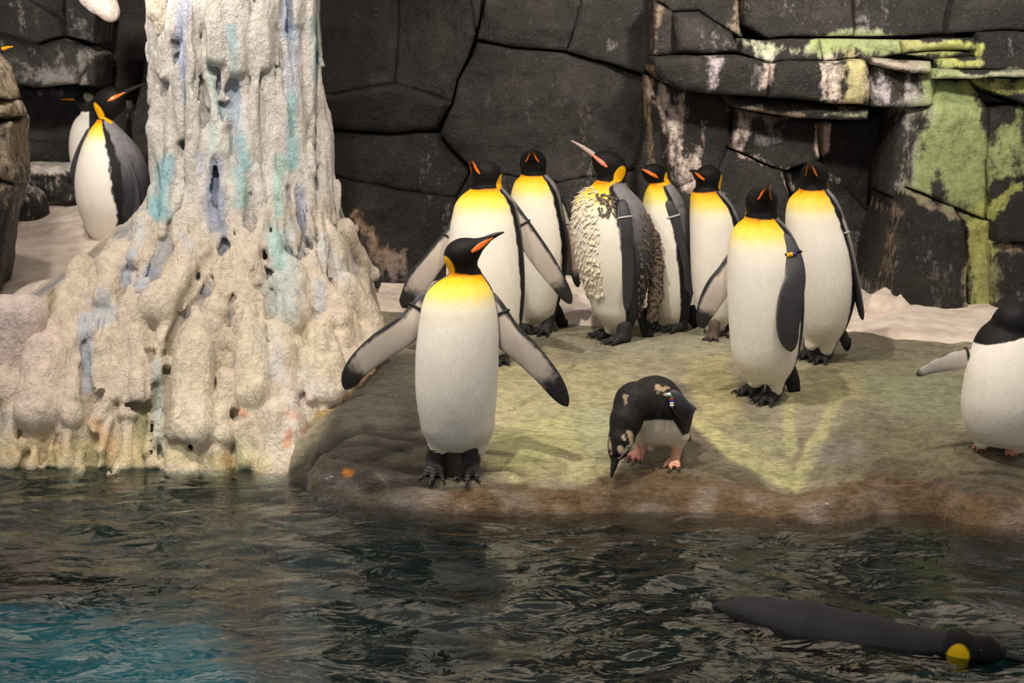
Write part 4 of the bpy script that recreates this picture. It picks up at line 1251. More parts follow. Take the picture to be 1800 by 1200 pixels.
_footcache = {}
def foot_meshes(kind):
    if kind in _footcache: return _footcache[kind]
    big = kind in ('king', 'kingbrown')
    rt = 0.036 if big else 0.019
    L = 0.098 if big else 0.085
    lo = np.array((-0.085, -0.13, -0.02)); hi = np.array((0.085, 0.06, 0.12))
    X, Y, Z, shp = grid(lo, hi, 0.0028)
    D = rcone(X, Y, Z, (0, 0.012, 0.085), (0, 0.008, 0.035), rt, rt * 0.95)
    wr = 0.0016 * np.sin(Z * 620 + Y * 200)
    tips = []
    for a, l in ((-27, 0.86), (0, 1.0), (27, 0.86)):
        r = math.radians(a)
        tip = np.array((math.sin(r) * L * l, -math.cos(r) * L * l, 0.010))
        mid = tip * 0.55; mid[2] = 0.023 if big else 0.016
        D = smin(D, rcone(X, Y, Z, (0, 0.0, 0.026), mid, 0.020 if big else 0.013, 0.0135 if big else 0.010), 0.012)
        D = smin(D, rcone(X, Y, Z, mid, tip, 0.0135 if big else 0.010, 0.0085 if big else 0.006), 0.007)
        tips.append((tip, r))
    # web between the toes
    for s in (-1, 1):
        D = smin(D, rcone(X, Y, Z, (0, -0.02, 0.012), (s * 0.022, -L * 0.55, 0.009), 0.012, 0.005), 0.012)
    D = smin(D, rcone(X, Y, Z, (0, 0.02, 0.02), (0, 0.045, 0.008), 0.012, 0.006), 0.012)
    D = D + wr
    D = np.maximum(D, -Z)
    V, Q = surface_nets(D.astype(np.float32), lo, 0.0028)
    fm = mesh_np('foot', V, fix_winding(V, Q))
    CV, CQ, _, _ = loft([(0, 0.008, 0.004), (0, -0.006, 0.006), (0, -0.018, 0.003), (0, -0.026, -0.004)], [0.006, 0.0055, 0.004, 0.001], [0.006, 0.0055, 0.004, 0.001], (0, 0, 1), 8, 7)
    cm = mesh_np('claw', CV, CQ)
    m = {'king': M_BLACKFOOT, 'kingbrown': M_BROWNFOOT, 'pink': M_PINKFOOT, 'yellow': M_YELLOWFOOT}[kind]
    fm.materials.append(m); cm.materials.append(M_CLAW)
    _footcache[kind] = (fm, cm, tips)
    return _footcache[kind]

def add_foot(root, off, px, py, heading, kind='king', s=1.0, lift=0.0):
    """px, py: photo pixel of the middle of the foot's ankle on the ground"""
    fm, cm, tips = foot_meshes(kind)
    g = hit(px, py)
    o = bpy.data.objects.new('foot', fm); COL.objects.link(o); o.parent = root
    e = 0.05
    nx = (gz_fine(g[0] - e, g[1]) - gz_fine(g[0] + e, g[1])) / (2 * e); ny = (gz_fine(g[0], g[1] - e) - gz_fine(g[0], g[1] + e)) / (2 * e)
    n = Vector((float(nx) * 0.8, float(ny) * 0.8, 1)).normalized()
    q = Vector((0, 0, 1)).rotation_difference(n) @ Matrix.Rotation(math.radians(heading), 3, 'Z').to_quaternion()
    o.rotation_mode = 'QUATERNION'; o.rotation_quaternion = q
    zz = float(gz_fine(g[0], g[1]))
    o.location = (g[0] - off[0], g[1] - off[1], zz - off[2] + lift)
    o.scale = (s, s, s)
    for tip, r in tips:
        c = bpy.data.objects.new('claw', cm); COL.objects.link(c); c.parent = o
        c.location = tip; c.rotation_euler = (0, 0, r)
        if kind not in ('king', 'kingbrown'): c.scale = (0.8, 0.8, 0.8)
    return o

def add_flipper(root, off, Y0, path, face, lead, nrm=(0, -1, 0), th=0.011, band=None, bandm=None, beads=None, style='king', tipdark=0.80, hm=None):
    """path rows: (px, py, half width in px, depth offset)"""
    P = [at(a, b, Y0 + d) for a, b, h, d in path]
    s = 1 / ppm(Y0, P[0][2])
    hw = [h * s for a, b, h, d in path] if hm is None else hm
    hw = list(hw); hw[-1] = max(hw[-1], hw[-2] * 0.62)
    n = len(P)
    tl = [th * (1 - 0.6 * (i / (n - 1)) ** 2) for i in range(n)]
    V, Q, S, U = loft(P, hw, tl, nrm, 28, 60, rnd=0.12)
    inner = (S[:, 1] > 0) if face == 'in' else (S[:, 1] < 0)
    nz = fbm(V[:, 0] * 60, V[:, 1] * 60, V[:, 2] * 60, 3)
    edge = -S[:, 0] * lead
    dark = np.array(s2l((44, 44, 48))); dk2 = np.array(s2l((62, 62, 66)))
    pale = np.array(s2l((206, 194, 182) if style == 'king' else (214, 206, 196)))
    pale2 = np.array(s2l((150, 138, 132)))
    t1 = sstep(0.15, 0.75, U + 0.06 * nz)[:, None]
    inn = pale * (1 - 0.55 * t1) + pale2 * 0.55 * t1
    kt = sstep(tipdark - 0.07, tipdark + 0.05, U + 0.03 * nz)[:, None]
    inn = inn * (1 - kt) + np.array(s2l((34, 33, 34))) * kt
    wid = np.interp(U, [0, 0.25, 0.7, 1.0], [0.35, 0.62, 0.80, 0.7]) if style == 'king' else 0.93 + 0 * U
    ke = sstep(wid - 0.07, wid + 0.07, edge + 0.05 * nz)[:, None]
    inn = inn * (1 - ke) + np.array(s2l((30, 30, 32))) * ke
    kr = (1 - sstep(0.10, 0.17, U))[:, None]
    inn = inn * (1 - kr) + np.array(s2l((78, 78, 84))) * kr
    out = dark * 0.5 + dk2 * 0.5 + (0.25 * nz)[:, None] * dark
    te = (sstep(0.86, 0.95, -edge) * (1 - U))[:, None]
    out = out * (1 - 0.5 * te) + pale * 0.5 * te
    c = np.where(inner[:, None], inn, out)
    o = new_obj('flipper', mesh_np('flipper', V - off, Q, True, np.clip(c, 0.004, 1)), root, M_FLIPPER)
    if band is not None:
        PP = catmull(P, 60); WW = catmull(np.stack([hw, tl], 1), 60)
        i = int(band * 59); t = PP[min(i + 1, 59)] - PP[i - 1]
        torus(PP[i], t, nrm, WW[i, 0] + 0.004, WW[i, 1] + 0.004, 0.0030, 'flipper_band', o, off, bandm or M_BAND_BLACK)
        if beads:
            nn = unit(nrm); w = np.cross(unit(t), nn)
            for k, m in enumerate(beads):
                u = math.radians(60 + 22 * k) if beads else 0
                p = PP[i] + w * (WW[i, 0] + 0.004) * math.cos(u) + nn * (WW[i, 1] + 0.004) * math.sin(u)
                torus(p, w, nn, 0.006, 0.006, 0.004, 'bead', o, off, m)
    return o

def torso_colour(V, a, zc, zb, zt, style, A0, nz, p):
    """plumage away from the head; a = angle from the front, zc = collar height"""
    z = V[:, 2]
    tz = np.clip((z - zb) / (zt - zb), 0, 1)
    aa = np.degrees(np.abs(a)) + 2.5 * nz
    A = np.interp(tz, [0, 0.25, 0.6, 0.9, 1.0], [A0 + 14, A0 + 6, A0, A0 - 6, A0 - 14])
    white = np.array(s2l((244, 238, 228)))
    c = np.tile(white, (len(V), 1))
    low = ((1 - sstep(0.02, 0.16, tz + 0.03 * nz)) * 0.30)[:, None]
    c = c * (1 - low) + np.array(s2l((190, 178, 146))) * low
    if style == 'king':
        dz = zc - z + 0.006 * nz
        for lo_, hi_, col in ((0.20, 0.10, (248, 240, 214)), (0.13, 0.055, (250, 222, 96)), (0.062, 0.022, (246, 190, 24)), (0.026, 0.0, (226, 136, 16))):
            k = (1 - sstep(hi_, lo_, dz))[:, None]
            c = c * (1 - k) + np.array(s2l(col)) * k
    # back
    ty = sstep(0.42, 0.98, tz)[:, None]
    if style == 'king':
        back = np.array(s2l((50, 52, 58))) * (1 - ty) + np.array(s2l((134, 130, 134))) * ty
        bw = np.interp(tz, [0, 0.3, 0.6, 0.9, 1], [4, 8, 16, 15, 9])
        kb = sstep(0, 3, aa - A)[:, None] * (1 - sstep(0, 6, aa - A - bw))[:, None]
        back = back * (1 + 0.18 * nz[:, None])
        k = sstep(-2, 2, aa - A)[:, None]
        c = c * (1 - k) + back * k
        c = c * (1 - kb) + np.array(s2l((24, 23, 25))) * kb
    else:
        k = sstep(-2, 2, aa - A)[:, None]
        bk = {'gentoo': (42, 42, 46), 'adelie': (28, 28, 32)}[style]
        c = c * (1 - k) + np.array(s2l(bk)) * k
    return c

def penguin(name, label, cat, group, foot, rows, yaw, head, beak, collar, legs, feet, flippers, tail=None, style='king', A0=86, lean=0.0,
            neck_r=None, depth=0.90, plate=M_PLATE, footk='king', foots=1.0, dhead=0.0, ear=True, eyes=True, hoodn=0.12, yoff=0.0, extra=None, beakm=None, vox=0.0042, platew=0.42, earf=-0.62, base_z=None, leg_r=None):
    g = hit(*foot)
    if base_z is not None: g = np.array((*at(foot[0], foot[1], base_z[1])[:2], base_z[0]))
    Y0 = g[1] + yoff
    off = np.array((g[0], g[1], g[2]))
    root = new_obj(name, None)
    root.location = off
    tag(root, label, cat, group)
    zz, cxs, hws = prof(rows, Y0)
    zb, zt = zz[0], zz[-1]
    # head frame
    hcx, hcy, L, Wd, H = head
    C = at(hcx, hcy, Y0 + dhead)
    s = 1 / ppm(Y0, C[2])
    L, Wd, H = L * s, Wd * s, H * s
    bx, by, tx, ty_, tdy = beak
    T = at(tx, ty_, Y0 + dhead + tdy)
    B = at(bx, by, Y0 + dhead + tdy * (0.46 if abs(tdy) > 0.065 else 0.30))
    d = unit(B - C)
    side = unit(np.cross(d, (0, 0, 1))); up = np.cross(side, d)
    dh = unit(np.array((d[0], d[1], 0)))
    # volume
    allx = [cxs.min() - hws.max(), cxs.max() + hws.max(), C[0] - 0.1, C[0] + 0.1]
    lo = np.array((min(allx) - 0.03, Y0 - 0.26 + min(0, dhead), zb - 0.10)); hi = np.array((max(allx) + 0.03, Y0 + 0.22, max(C[2] + 0.12, zt + 0.05)))
    X, Y, Z, shp = grid(lo, hi, vox)
    zf = Z[0, 0]
    cx = np.interp(zf, zz, cxs)[None, None, :]; hw = np.interp(zf, zz, hws)[None, None, :]
    tt = np.clip((zf - zb) / (zt - zb), 0, 1)[None, None, :]
    cy = Y0 - 0.030 * np.sin(np.pi * np.clip(tt, 0, 1)) + lean * tt
    wy = hw * depth
    D = (np.sqrt(((X - cx) / hw) ** 2 + ((Y - cy) / wy) ** 2) - 1) * np.minimum(hw, wy)
    D = np.maximum(D, np.maximum(zb - Z, Z - zt))
    D = smin(D, D + 0, 0.001)
    top = np.array((cxs[-1], Y0 + lean, zt))
    for (x0, y0, x1, y1, r0, r1) in legs:
        a = at(x0, y0, Y0); b = at(x1, y1, Y0)
        D = smin(D, rcone(X, Y, Z, a, b, r0 * s, r1 * s), 0.025)
    rn = neck_r * s if neck_r else max(hws[-1], 0.6 * Wd)
    nk = rcone(X, Y, Z, top - np.array((0, 0, 0.03)), C - d * L * 0.18, rn, min(Wd, H) * 0.90)
    D = smin(D, nk, 0.022)
    fx = (X - C[0]) * d[0] + (Y - C[1]) * d[1] + (Z - C[2]) * d[2]
    sx = (X - C[0]) * side[0] + (Y - C[1]) * side[1] + (Z - C[2]) * side[2]
    ux = (X - C[0]) * up[0] + (Y - C[1]) * up[1] + (Z - C[2]) * up[2]
    Hd = (np.sqrt((fx / L) ** 2 + (sx / Wd) ** 2 + (ux / H) ** 2) - 1) * min(L, Wd, H)
    bb = C + unit(B - C) * np.linalg.norm(B - C)
    Hd = smin(Hd, rcone(X, Y, Z, C + d * L * 0.35, bb + unit(T - B) * 0.006, H * 0.70, 0.0150), 0.02)
    D = smin(D, Hd, 0.016)
    V, Q = surface_nets(D.astype(np.float32), lo, vox)
    Q = fix_winding(V, Q)
    # colour
    z = V[:, 2]
    nz = fbm(V[:, 0] * 55, V[:, 1] * 55, z * 30, 3)
    zc = at(hcx, collar, Y0)[2]
    ccx = np.interp(z, zz, cxs); chw = np.interp(z, zz, hws); cty = np.clip((z - zb) / (zt - zb), 0, 1)
    ccy = Y0 - 0.030 * np.sin(np.pi * cty) + lean * cty
    a = np.arctan2((V[:, 0] - ccx) / chw, -(V[:, 1] - ccy) / (chw * depth)) - math.radians(yaw)
    a = (a + math.pi) % (2 * math.pi) - math.pi
    c = torso_colour(V, a, zc, zb, zt, style, A0, nz, None)
    # legs stay pale
    r = V - C
    f_, s_, u_ = r @ d, r @ side, r @ up
    n = unit(np.array((-0.25 if style == 'adelie' else 0, 0, 1)) + hoodn * dh)
    hoodd = (V - np.array((C[0], C[1], zc))) @ n + 0.002 * nz
    if extra != 'pale_head':
        hood = sstep(-0.002, 0.002, hoodd)
        hc = {'king': (13, 12, 13), 'gentoo': (32, 32, 35), 'adelie': (17, 17, 20)}[style]
        c = c * (1 - hood[:, None]) + np.array(s2l(hc)) * hood[:, None]
    if style == 'king' and ear:
        e = np.sqrt(((f_ - earf * L) / (0.30 * L)) ** 2 + ((u_ + 0.10 * H) / (0.62 * H)) ** 2)
        # tail of the patch curves down and forward to the throat
        q0 = C + d * (earf * L) - up * 0.5 * H; q1 = np.array((C[0], C[1], zc)) + dh * L * 0.15 - np.array((0, 0, 0.01))
        tq = np.clip(((V - q0) @ (q1 - q0)) / ((q1 - q0) @ (q1 - q0) + 1e-9), 0, 1)
        rel = V - q0 - tq[:, None] * (q1 - q0)
        rel = rel - (rel @ side)[:, None] * side
        dd = np.linalg.norm(rel, axis=1)
        ek = np.maximum(1 - sstep(0.92, 1.06, e), (1 - sstep(0.006, 0.009, dd)) * (1.0 if ear == 'tail' else 0.0)) * sstep(0.25, 0.35, np.abs(s_) / Wd)
        ek = ek[:, None]
        c = c * (1 - ek) + np.array(s2l((244, 180, 16))) * ek
    if style == 'gentoo':
        e = np.sqrt(((f_ + 0.1 * L) / (0.5 * L)) ** 2 + ((u_ - 0.75 * H) / (0.5 * H)) ** 2)
        ek = (1 - sstep(0.9, 1.1, e))[:, None]
        c = c * (1 - ek) + np.array(s2l((232, 220, 212))) * ek
    me = mesh_np('body', V - off, Q, True, np.clip(c, 0.003, 1))
    body = new_obj('body', me, root, M_FEATHER)
    tipb = bb + unit(T - B) * 0.006
    def headsdf(p):
        r_ = p - C
        e_ = (math.sqrt((r_ @ d / L) ** 2 + (r_ @ side / Wd) ** 2 + (r_ @ up / H) ** 2) - 1) * min(L, Wd, H)
        c_ = rcone(p[0], p[1], p[2], C + d * L * 0.35, tipb, H * 0.70, 0.0150)
        return float(smin(e_, c_, 0.02))
    bd = unit(T - B)
    q = [B - bd * 0.012, B + (T - B) * 0.33 + up * 0.003, B + (T - B) * 0.7 + up * 0.003, T]
    bs = 1.0 if style == 'king' else 0.85
    if style == 'adelie': bs = 1.1
    w = np.array([0.0145, 0.0110, 0.0070, 0.0024]) * bs
    BV, BQ, BS, BU = loft(q, w, w * 1.05, up, 14, 18)
    new_obj('beak', mesh_np('beak', BV - off, BQ), root, beakm or M_BEAK)
    if plate is not None:
        for sg in (-1, 1):
            Lp = np.linalg.norm(T - B)
            p = []
            for fo, uo in (((-0.034, 0.024), (-0.020, 0.016), (-0.006, 0.010), (0.012, 0.005), (0.03, 0.001)) if abs(tdy) > 0.085 else ((-0.058, -0.012), (-0.034, -0.009), (-0.012, -0.006), (0.012, -0.003), (min(0.45 * Lp, 0.035), -0.001))):
                p0 = B + bd * fo - np.abs(uo) * up
                sgo = 0.0
                while sgo < 0.07 and headsdf(p0 + side * sg * sgo) < 0: sgo += 0.0007
                wb = float(np.interp(fo / Lp, [-0.1, 0, 0.33, 0.7, 1], [0.0145, 0.0145, 0.011, 0.007, 0.0024])) * bs * 0.93
                p.append(p0 + side * sg * max(sgo - 0.0008, wb if fo > -0.012 else 0))
            PV, PQ, _, _ = loft(p, np.array([0.0055, 0.0100, 0.0100, 0.0062, 0.0015]) * platew / 0.42, [0.0018, 0.0024, 0.0024, 0.002, 0.001], side, 12, 18)
            new_obj('bill_plate', mesh_np('bill_plate', PV - off, PQ), root, plate)
    if eyes:
        for sg in (-1, 1):
            dirv = unit(d * 0.52 * L / L + side * sg * 0.80 + up * 0.28)
            k = 1 / math.sqrt((dirv @ d / L) ** 2 + (dirv @ side / Wd) ** 2 + (dirv @ up / H) ** 2)
            p = C + dirv * k * 0.985
            eye_ball(root, off, p, 0.0052)
            if eyes == 'ring':
                torus(p + dirv * 0.003, dirv, up, 0.0066, 0.0066, 0.0016, 'eye_ring', root, off, M_RING)
    for (fx_, fy_, hd) in feet:
        add_foot(root, off, fx_, fy_, hd, footk, foots)
    for fl in flippers:
        add_flipper(root, off, Y0, style='king' if style == 'king' else 'pale', **fl)
    if tail:
        P = [at(a_, b_, Y0 + dd_) for a_, b_, dd_ in tail]
        TV, TQ, TS, TU = loft(P, [0.030, 0.034, 0.030, 0.022][:len(P)] if len(P) == 4 else [0.03] * len(P), [0.016, 0.012, 0.008, 0.004][:len(P)], (0, -0.7, 0.7), 24, 24)
        # ragged feather tips
        jag = (TU > 0.75) * (0.020 * np.abs(np.sin(np.arctan2(TS[:, 1], TS[:, 0]) * 6)))
        TV[:, 2] += jag
        tc = np.tile(np.array(s2l((30, 30, 33))), (len(TV), 1))
        new_obj('tail', mesh_np('tail', TV - off, TQ, True, tc), root, M_FEATHER)
    return root, body, V, Q, a, off, Y0, C, d, side, up

def vnormals(V, Q):
    n = np.cross(V[Q[:, 2]] - V[Q[:, 0]], V[Q[:, 3]] - V[Q[:, 1]])
    N = np.zeros_like(V)
    for k in range(4): np.add.at(N, Q[:, k], n)
    return N / (np.linalg.norm(N, axis=1)[:, None] + 1e-12)

def tufts(root, off, V, N, mask, count, size, m, seed, name='loose_feathers', lift=0.5):
    idx = np.nonzero(mask)[0]
    rs = np.random.RandomState(seed)
    pick = rs.choice(idx, count)
    VV = []; QQ = []
    for i in pick:
        p = V[i]; n = N[i]
        dn = np.array((rs.uniform(-.5, .5), rs.uniform(-.3, .3), -1.0)); dn = unit(dn - (dn @ n) * n)
        sd = np.cross(n, dn); l = size * rs.uniform(0.6, 1.3); w = l * rs.uniform(0.3, 0.5)
        lf = lift * rs.uniform(0.3, 1.3)
        b = len(VV)
        for j, (t, ww, o) in enumerate(((0, 0.5, 0.0), (0.4, 1.0, 0.35), (0.8, 0.7, 0.8), (1.0, 0.1, 0.9))):
            for s in (-1, 0, 1):
                VV.append(p + dn * l * t + sd * s * w * ww + n * (l * o * lf + (0.12 * l if s == 0 else 0)))
        for j in range(3):
            for k in range(2):
                a0 = b + j * 3 + k
                QQ.append((a0, a0 + 1, a0 + 4, a0 + 3))
    o = new_obj(name, mesh_np(name, np.array(VV) - off, QQ), root, m)
    o['kind'] = 'stuff'
    return o

GK = 'king penguins standing on the rock ledge'
# front king, flippers spread
penguin('king_penguin', 'front king penguin at the ledge rim with both flippers spread wide, beak pointing right', 'penguin', GK,
    (798, 828), [(477, 806, 838), (484, 786, 848), (492, 770, 856), (505, 755, 864), (530, 743, 872), (560, 738, 876), (600, 733, 877), (650, 731, 876), (700, 733, 873), (735, 739, 869), (760, 746, 863), (774, 758, 853), (784, 772, 838), (790, 786, 824)],
    0, (812, 447, 32, 27, 28), (853, 423, 886, 408, -0.03), 477,
    [(766, 745, 769, 785, 22, 17), (846, 745, 840, 785, 22, 17)],
    [(771, 822, -14), (828, 826, -8)],
    [dict(path=[(755, 512, 12, 0.03), (735, 545, 18, 0.01), (715, 577, 26, -0.01), (664, 613, 25, -0.02), (626, 648, 20, -0.03), (606, 684, 7, -0.03)], face='in', lead=-1, band=0.20, bandm=M_BAND_BLACK, tipdark=0.80),
     dict(path=[(856, 512, 10, 0.03), (872, 545, 18, 0.01), (892, 588, 26, -0.01), (925, 620, 24, -0.02), (965, 664, 20, -0.03), (998, 714, 7, -0.03)], face='in', lead=1, band=0.24, tipdark=0.80)],
    tail=[(800, 765, 0.08), (800, 785, 0.11), (800, 800, 0.14), (800, 812, 0.16)], neck_r=27, earf=-0.86, dhead=-0.01)

# king behind it on the left
penguin('king_penguin', 'tall king penguin right behind the front one, flippers half open and beak pointing up left', 'penguin', GK,
    (852, 634), [(328, 836, 878), (336, 820, 890), (350, 805, 902), (380, 795, 912), (420, 789, 918), (470, 785, 922), (520, 785, 922), (560, 788, 918), (590, 797, 910), (610, 812, 898), (622, 830, 885)],
    -25, (855, 307, 26, 25, 25), (833, 289, 822, 273, -0.10), 328,
    [(828, 590, 826, 618, 17, 13), (880, 585, 883, 612, 18, 14)],
    [(826, 634, -20), (884, 634, -10)],
    [dict(path=[(808, 372, 8, 0.05), (795, 410, 14, 0.03), (767, 452, 19, 0.02), (738, 490, 21, 0.02), (718, 523, 15, 0.02), (708, 541, 5, 0.02)], face='in', lead=-1, band=0.25, tipdark=0.72),
     dict(path=[(893, 350, 8, 0.02), (906, 378, 14, 0.0), (930, 420, 19, -0.01), (958, 462, 19, -0.02), (985, 502, 14, -0.02), (1004, 534, 5, -0.02)], face='in', lead=1, band=0.30, tipdark=0.78)],
    neck_r=26, A0=84)

penguin('king_penguin', 'king penguin with its head facing the camera, third from the left on the ledge', 'penguin', GK,
    (942, 582), [(306, 922, 956), (313, 910, 968), (330, 901, 980), (360, 897, 988), (400, 899, 995), (450, 904, 997), (490, 908, 993), (520, 912, 986), (545, 918, 978), (560, 926, 968), (568, 938, 955)],
    -38, (937, 286, 20, 23, 23), (935, 272, 934, 261, -0.15), 305,
    [(928, 545, 925, 568, 15, 10), (962, 545, 961, 572, 15, 11)],
    [(925, 582, -15), (961, 584, -25)],
    [dict(path=[(966, 332, 6, 0.03), (980, 355, 11, 0.04), (993, 395, 13, 0.04), (1004, 440, 12, 0.05), (1012, 480, 9, 0.05), (1016, 505, 4, 0.05)], face='in', lead=1, band=0.40, bandm=M_BAND_SILVER, tipdark=0.8)],
    tail=[(972, 535, 0.06), (982, 555, 0.08), (988, 568, 0.10), (992, 578, 0.11)], neck_r=22)

# moulting king in side view
mk = penguin('king_penguin', 'moulting king penguin in side view with ragged white chest feathers, pale pink bill raised left', 'penguin', GK,
    (1085, 596), [(322, 1048, 1098), (332, 1030, 1106), (345, 1014, 1120), (370, 1007, 1136), (400, 1005, 1143), (435, 1009, 1145), (470, 1016, 1143), (500, 1026, 1138), (530, 1037, 1130), (550, 1044, 1124), (566, 1058, 1116), (578, 1072, 1110), (586, 1084, 1104)],
    -80, (1072, 292, 33, 24, 25), (1048, 276, 1004, 247, -0.03), 318,
    [(1070, 560, 1072, 578, 13, 10), (1092, 560, 1094, 582, 14, 11)],
    [(1071, 592, -68), (1094, 602, -62)],
    [dict(path=[(1094, 350, 6, -0.14), (1097, 375, 11, -0.17), (1101, 405, 11, -0.19), (1103, 450, 11, -0.19), (1104, 500, 10, -0.18), (1101, 548, 5, -0.16)], face='out', lead=1, band=0.26, bandm=M_BAND_SILVER)],
    tail=[(1126, 545, 0.03), (1135, 570, 0.03), (1139, 588, 0.03), (1142, 600, 0.03)], plate=M_PLATE_PINK, beakm=M_BEAK_PALE, neck_r=28, hoodn=-0.1, earf=-0.55, A0=90, ear='tail')
root, body, V, Q, a, off, Y0, C, d, side, up = mk
N = vnormals(V, Q)
px_, py_ = pix(V)
m1 = (py_ > 325) & (py_ < 520) & (px_ < 1006 + 44 + 0.05 * (py_ - 330)) & (V[:, 1] < Y0 + 0.03)
tufts(root, off, V, N, m1, 520, 0.017, M_FLUFF, 1)
m2 = (py_ > 338) & (py_ < 378) & (px_ > 1050) & (px_ < 1082) & (V[:, 1] < Y0)
tufts(root, off, V, N, m2, 90, 0.016, M_CLUMP, 2)
m3 = (py_ > 375) & (py_ < 585) & (px_ > 1122)
tufts(root, off, V, N, m3, 320, 0.015, M_CLUMP, 3)
def clump():
    pts = [(1134, 385, 10), (1148, 420, 12), (1153, 470, 14), (1152, 520, 14), (1143, 560, 8)]
    s = 1 / ppm(Y0)
    W_ = [(at(x, y, Y0 + 0.0), r * s) for x, y, r in pts]
    lo = np.min([w - r for w, r in W_], 0) - 0.05; hi = np.max([w + r for w, r in W_], 0) + 0.05
    X, Y, Z, shp = grid(lo, hi, 0.0045)
    D = np.full(shp, 9.0)
    for (p, r), (q, t) in zip(W_[:-1], W_[1:]):
        D = smin(D, rcone(X, Y, Z, p, q, r, t), 0.01)
    D = D + 0.010 * np.abs(vnoise(X * 55, Y * 55, Z * 55)) + 0.006 * vnoise(X * 100, Y * 100, Z * 100)
    v, q = surface_nets(D.astype(np.float32), lo, 0.0045)
    q = fix_winding(v, q)
    o = new_obj('moulting_back', mesh_np('moulting_back', v - off, q), root, M_CLUMP)
    o['label'] = 'clumped brown old feathers along the back'
    n = vnormals(v, q)
    tufts(root, off, v, n, np.ones(len(v), bool), 420, 0.014, M_CLUMP, 5)
clump()

penguin('king_penguin', 'slim king penguin in side view facing left, behind the moulting one', 'penguin', GK,
    (1178, 581), [(318, 1147, 1174), (326, 1140, 1184), (340, 1133, 1194), (360, 1129, 1204), (400, 1128, 1212), (440, 1130, 1216), (480, 1135, 1218), (520, 1142, 1216), (545, 1151, 1210), (560, 1160, 1204), (569, 1172, 1196)],
    -68, (1151, 306, 25, 17, 18), (1134, 300, 1117, 292, -0.07), 320,
    [(1166, 545, 1166, 566, 12, 9), (1194, 548, 1194, 572, 13, 10)],
    [(1165, 578, -55), (1194, 582, -60)],
    [dict(path=[(1172, 352, 8, -0.09), (1181, 375, 11, -0.11), (1190, 410, 11, -0.12), (1200, 450, 11, -0.12), (1210, 490, 10, -0.11), (1216, 520, 4, -0.11)], face='out', lead=1, band=0.25, bandm=M_BAND_SILVER)],
    tail=[(1212, 540, 0.04), (1218, 558, 0.05), (1222, 566, 0.05), (1226, 574, 0.05)], neck_r=14, A0=82, ear='tail')

penguin('king_penguin', 'king penguin half hidden behind the front right one, head turned left', 'penguin', GK,
    (1254, 590), [(334, 1222, 1262), (341, 1215, 1272), (355, 1213, 1284), (375, 1212, 1295), (410, 1212, 1301), (460, 1213, 1302), (500, 1216, 1299), (535, 1222, 1294), (560, 1231, 1286), (574, 1242, 1274)],
    -42, (1245, 312, 23, 22, 22), (1224, 304, 1211, 300, -0.10), 334,
    [(1252, 555, 1253, 576, 17, 12), (1284, 550, 1284, 570, 14, 10)],
    [(1254, 596, -20), (1284, 588, -20)],
    [dict(path=[(1284, 368, 8, 0.05), (1300, 395, 12, 0.05), (1310, 430, 12, 0.05), (1318, 480, 10, 0.05), (1322, 520, 5, 0.05)], face='out', lead=1)],
    neck_r=23, footk='kingbrown', foots=0.8)

penguin('king_penguin', 'large king penguin standing front right on the ledge, yellow beads on its flipper', 'penguin', GK,
    (1335, 704), [(380, 1318, 1360), (388, 1302, 1374), (400, 1290, 1384), (420, 1282, 1396), (450, 1278, 1406), (500, 1277, 1410), (550, 1279, 1410), (590, 1282, 1407), (620, 1286, 1402), (645, 1296, 1394), (660, 1310, 1384), (670, 1325, 1370)],
    -34, (1339, 354, 24, 29, 27), (1346, 336, 1354, 322, -0.16), 379,
    [(1330, 645, 1328, 668, 18, 14), (1368, 645, 1364, 682, 21, 15)],
    [(1327, 690, -48), (1358, 704, -42)],
    [dict(path=[(1296, 430, 6, 0.03), (1280, 474, 17, 0.01), (1262, 505, 22, 0.0), (1245, 537, 19, 0.0), (1236, 562, 12, 0.0), (1237, 577, 4, 0.0)], face='in', lead=-1, tipdark=0.68),
     dict(path=[(1378, 410, 8, -0.08), (1392, 445, 15, -0.12), (1398, 485, 18, -0.16), (1390, 525, 22, -0.18), (1385, 575, 20, -0.18), (1391, 618, 8, -0.17)], face='out', lead=1, band=0.22, bandm=M_BAND_BLACK, beads=[M_YEL, M_YEL, M_BLUE])],
    tail=[(1385, 640, 0.10), (1392, 665, 0.12), (1396, 682, 0.13), (1399, 695, 0.14)], neck_r=29)

penguin('king_penguin', 'king penguin furthest right in the group, one flipper hanging edge-on with a white tag', 'penguin', GK,
    (1432, 638), [(331, 1412, 1450), (338, 1398, 1462), (350, 1387, 1470), (370, 1381, 1479), (400, 1380, 1489), (430, 1381, 1498), (468, 1384, 1502), (510, 1390, 1502), (545, 1397, 1496), (575, 1407, 1486), (592, 1418, 1476), (603, 1432, 1464)],
    -42, (1431, 308, 21, 24, 25), (1425, 295, 1420, 282, -0.15), 330,
    [(1428, 580, 1426, 604, 16, 12), (1458, 585, 1454, 612, 17, 13)],
    [(1424, 628, -35), (1450, 634, -38)],
    [dict(path=[(1470, 372, 6, -0.03), (1480, 405, 8, -0.07), (1491, 445, 8, -0.09), (1502, 490, 8, -0.09), (1511, 535, 5, -0.08), (1516, 563, 2, -0.08)], face='out', lead=-1, nrm=(-0.97, -0.25, 0), band=0.24, bandm=M_BAND_SILVER, hm=[0.02, 0.045, 0.05, 0.045, 0.035, 0.012], th=0.012)],
    tail=[(1474, 575, 0.07), (1483, 592, 0.10), (1488, 604, 0.12), (1492, 612, 0.13)], neck_r=25)

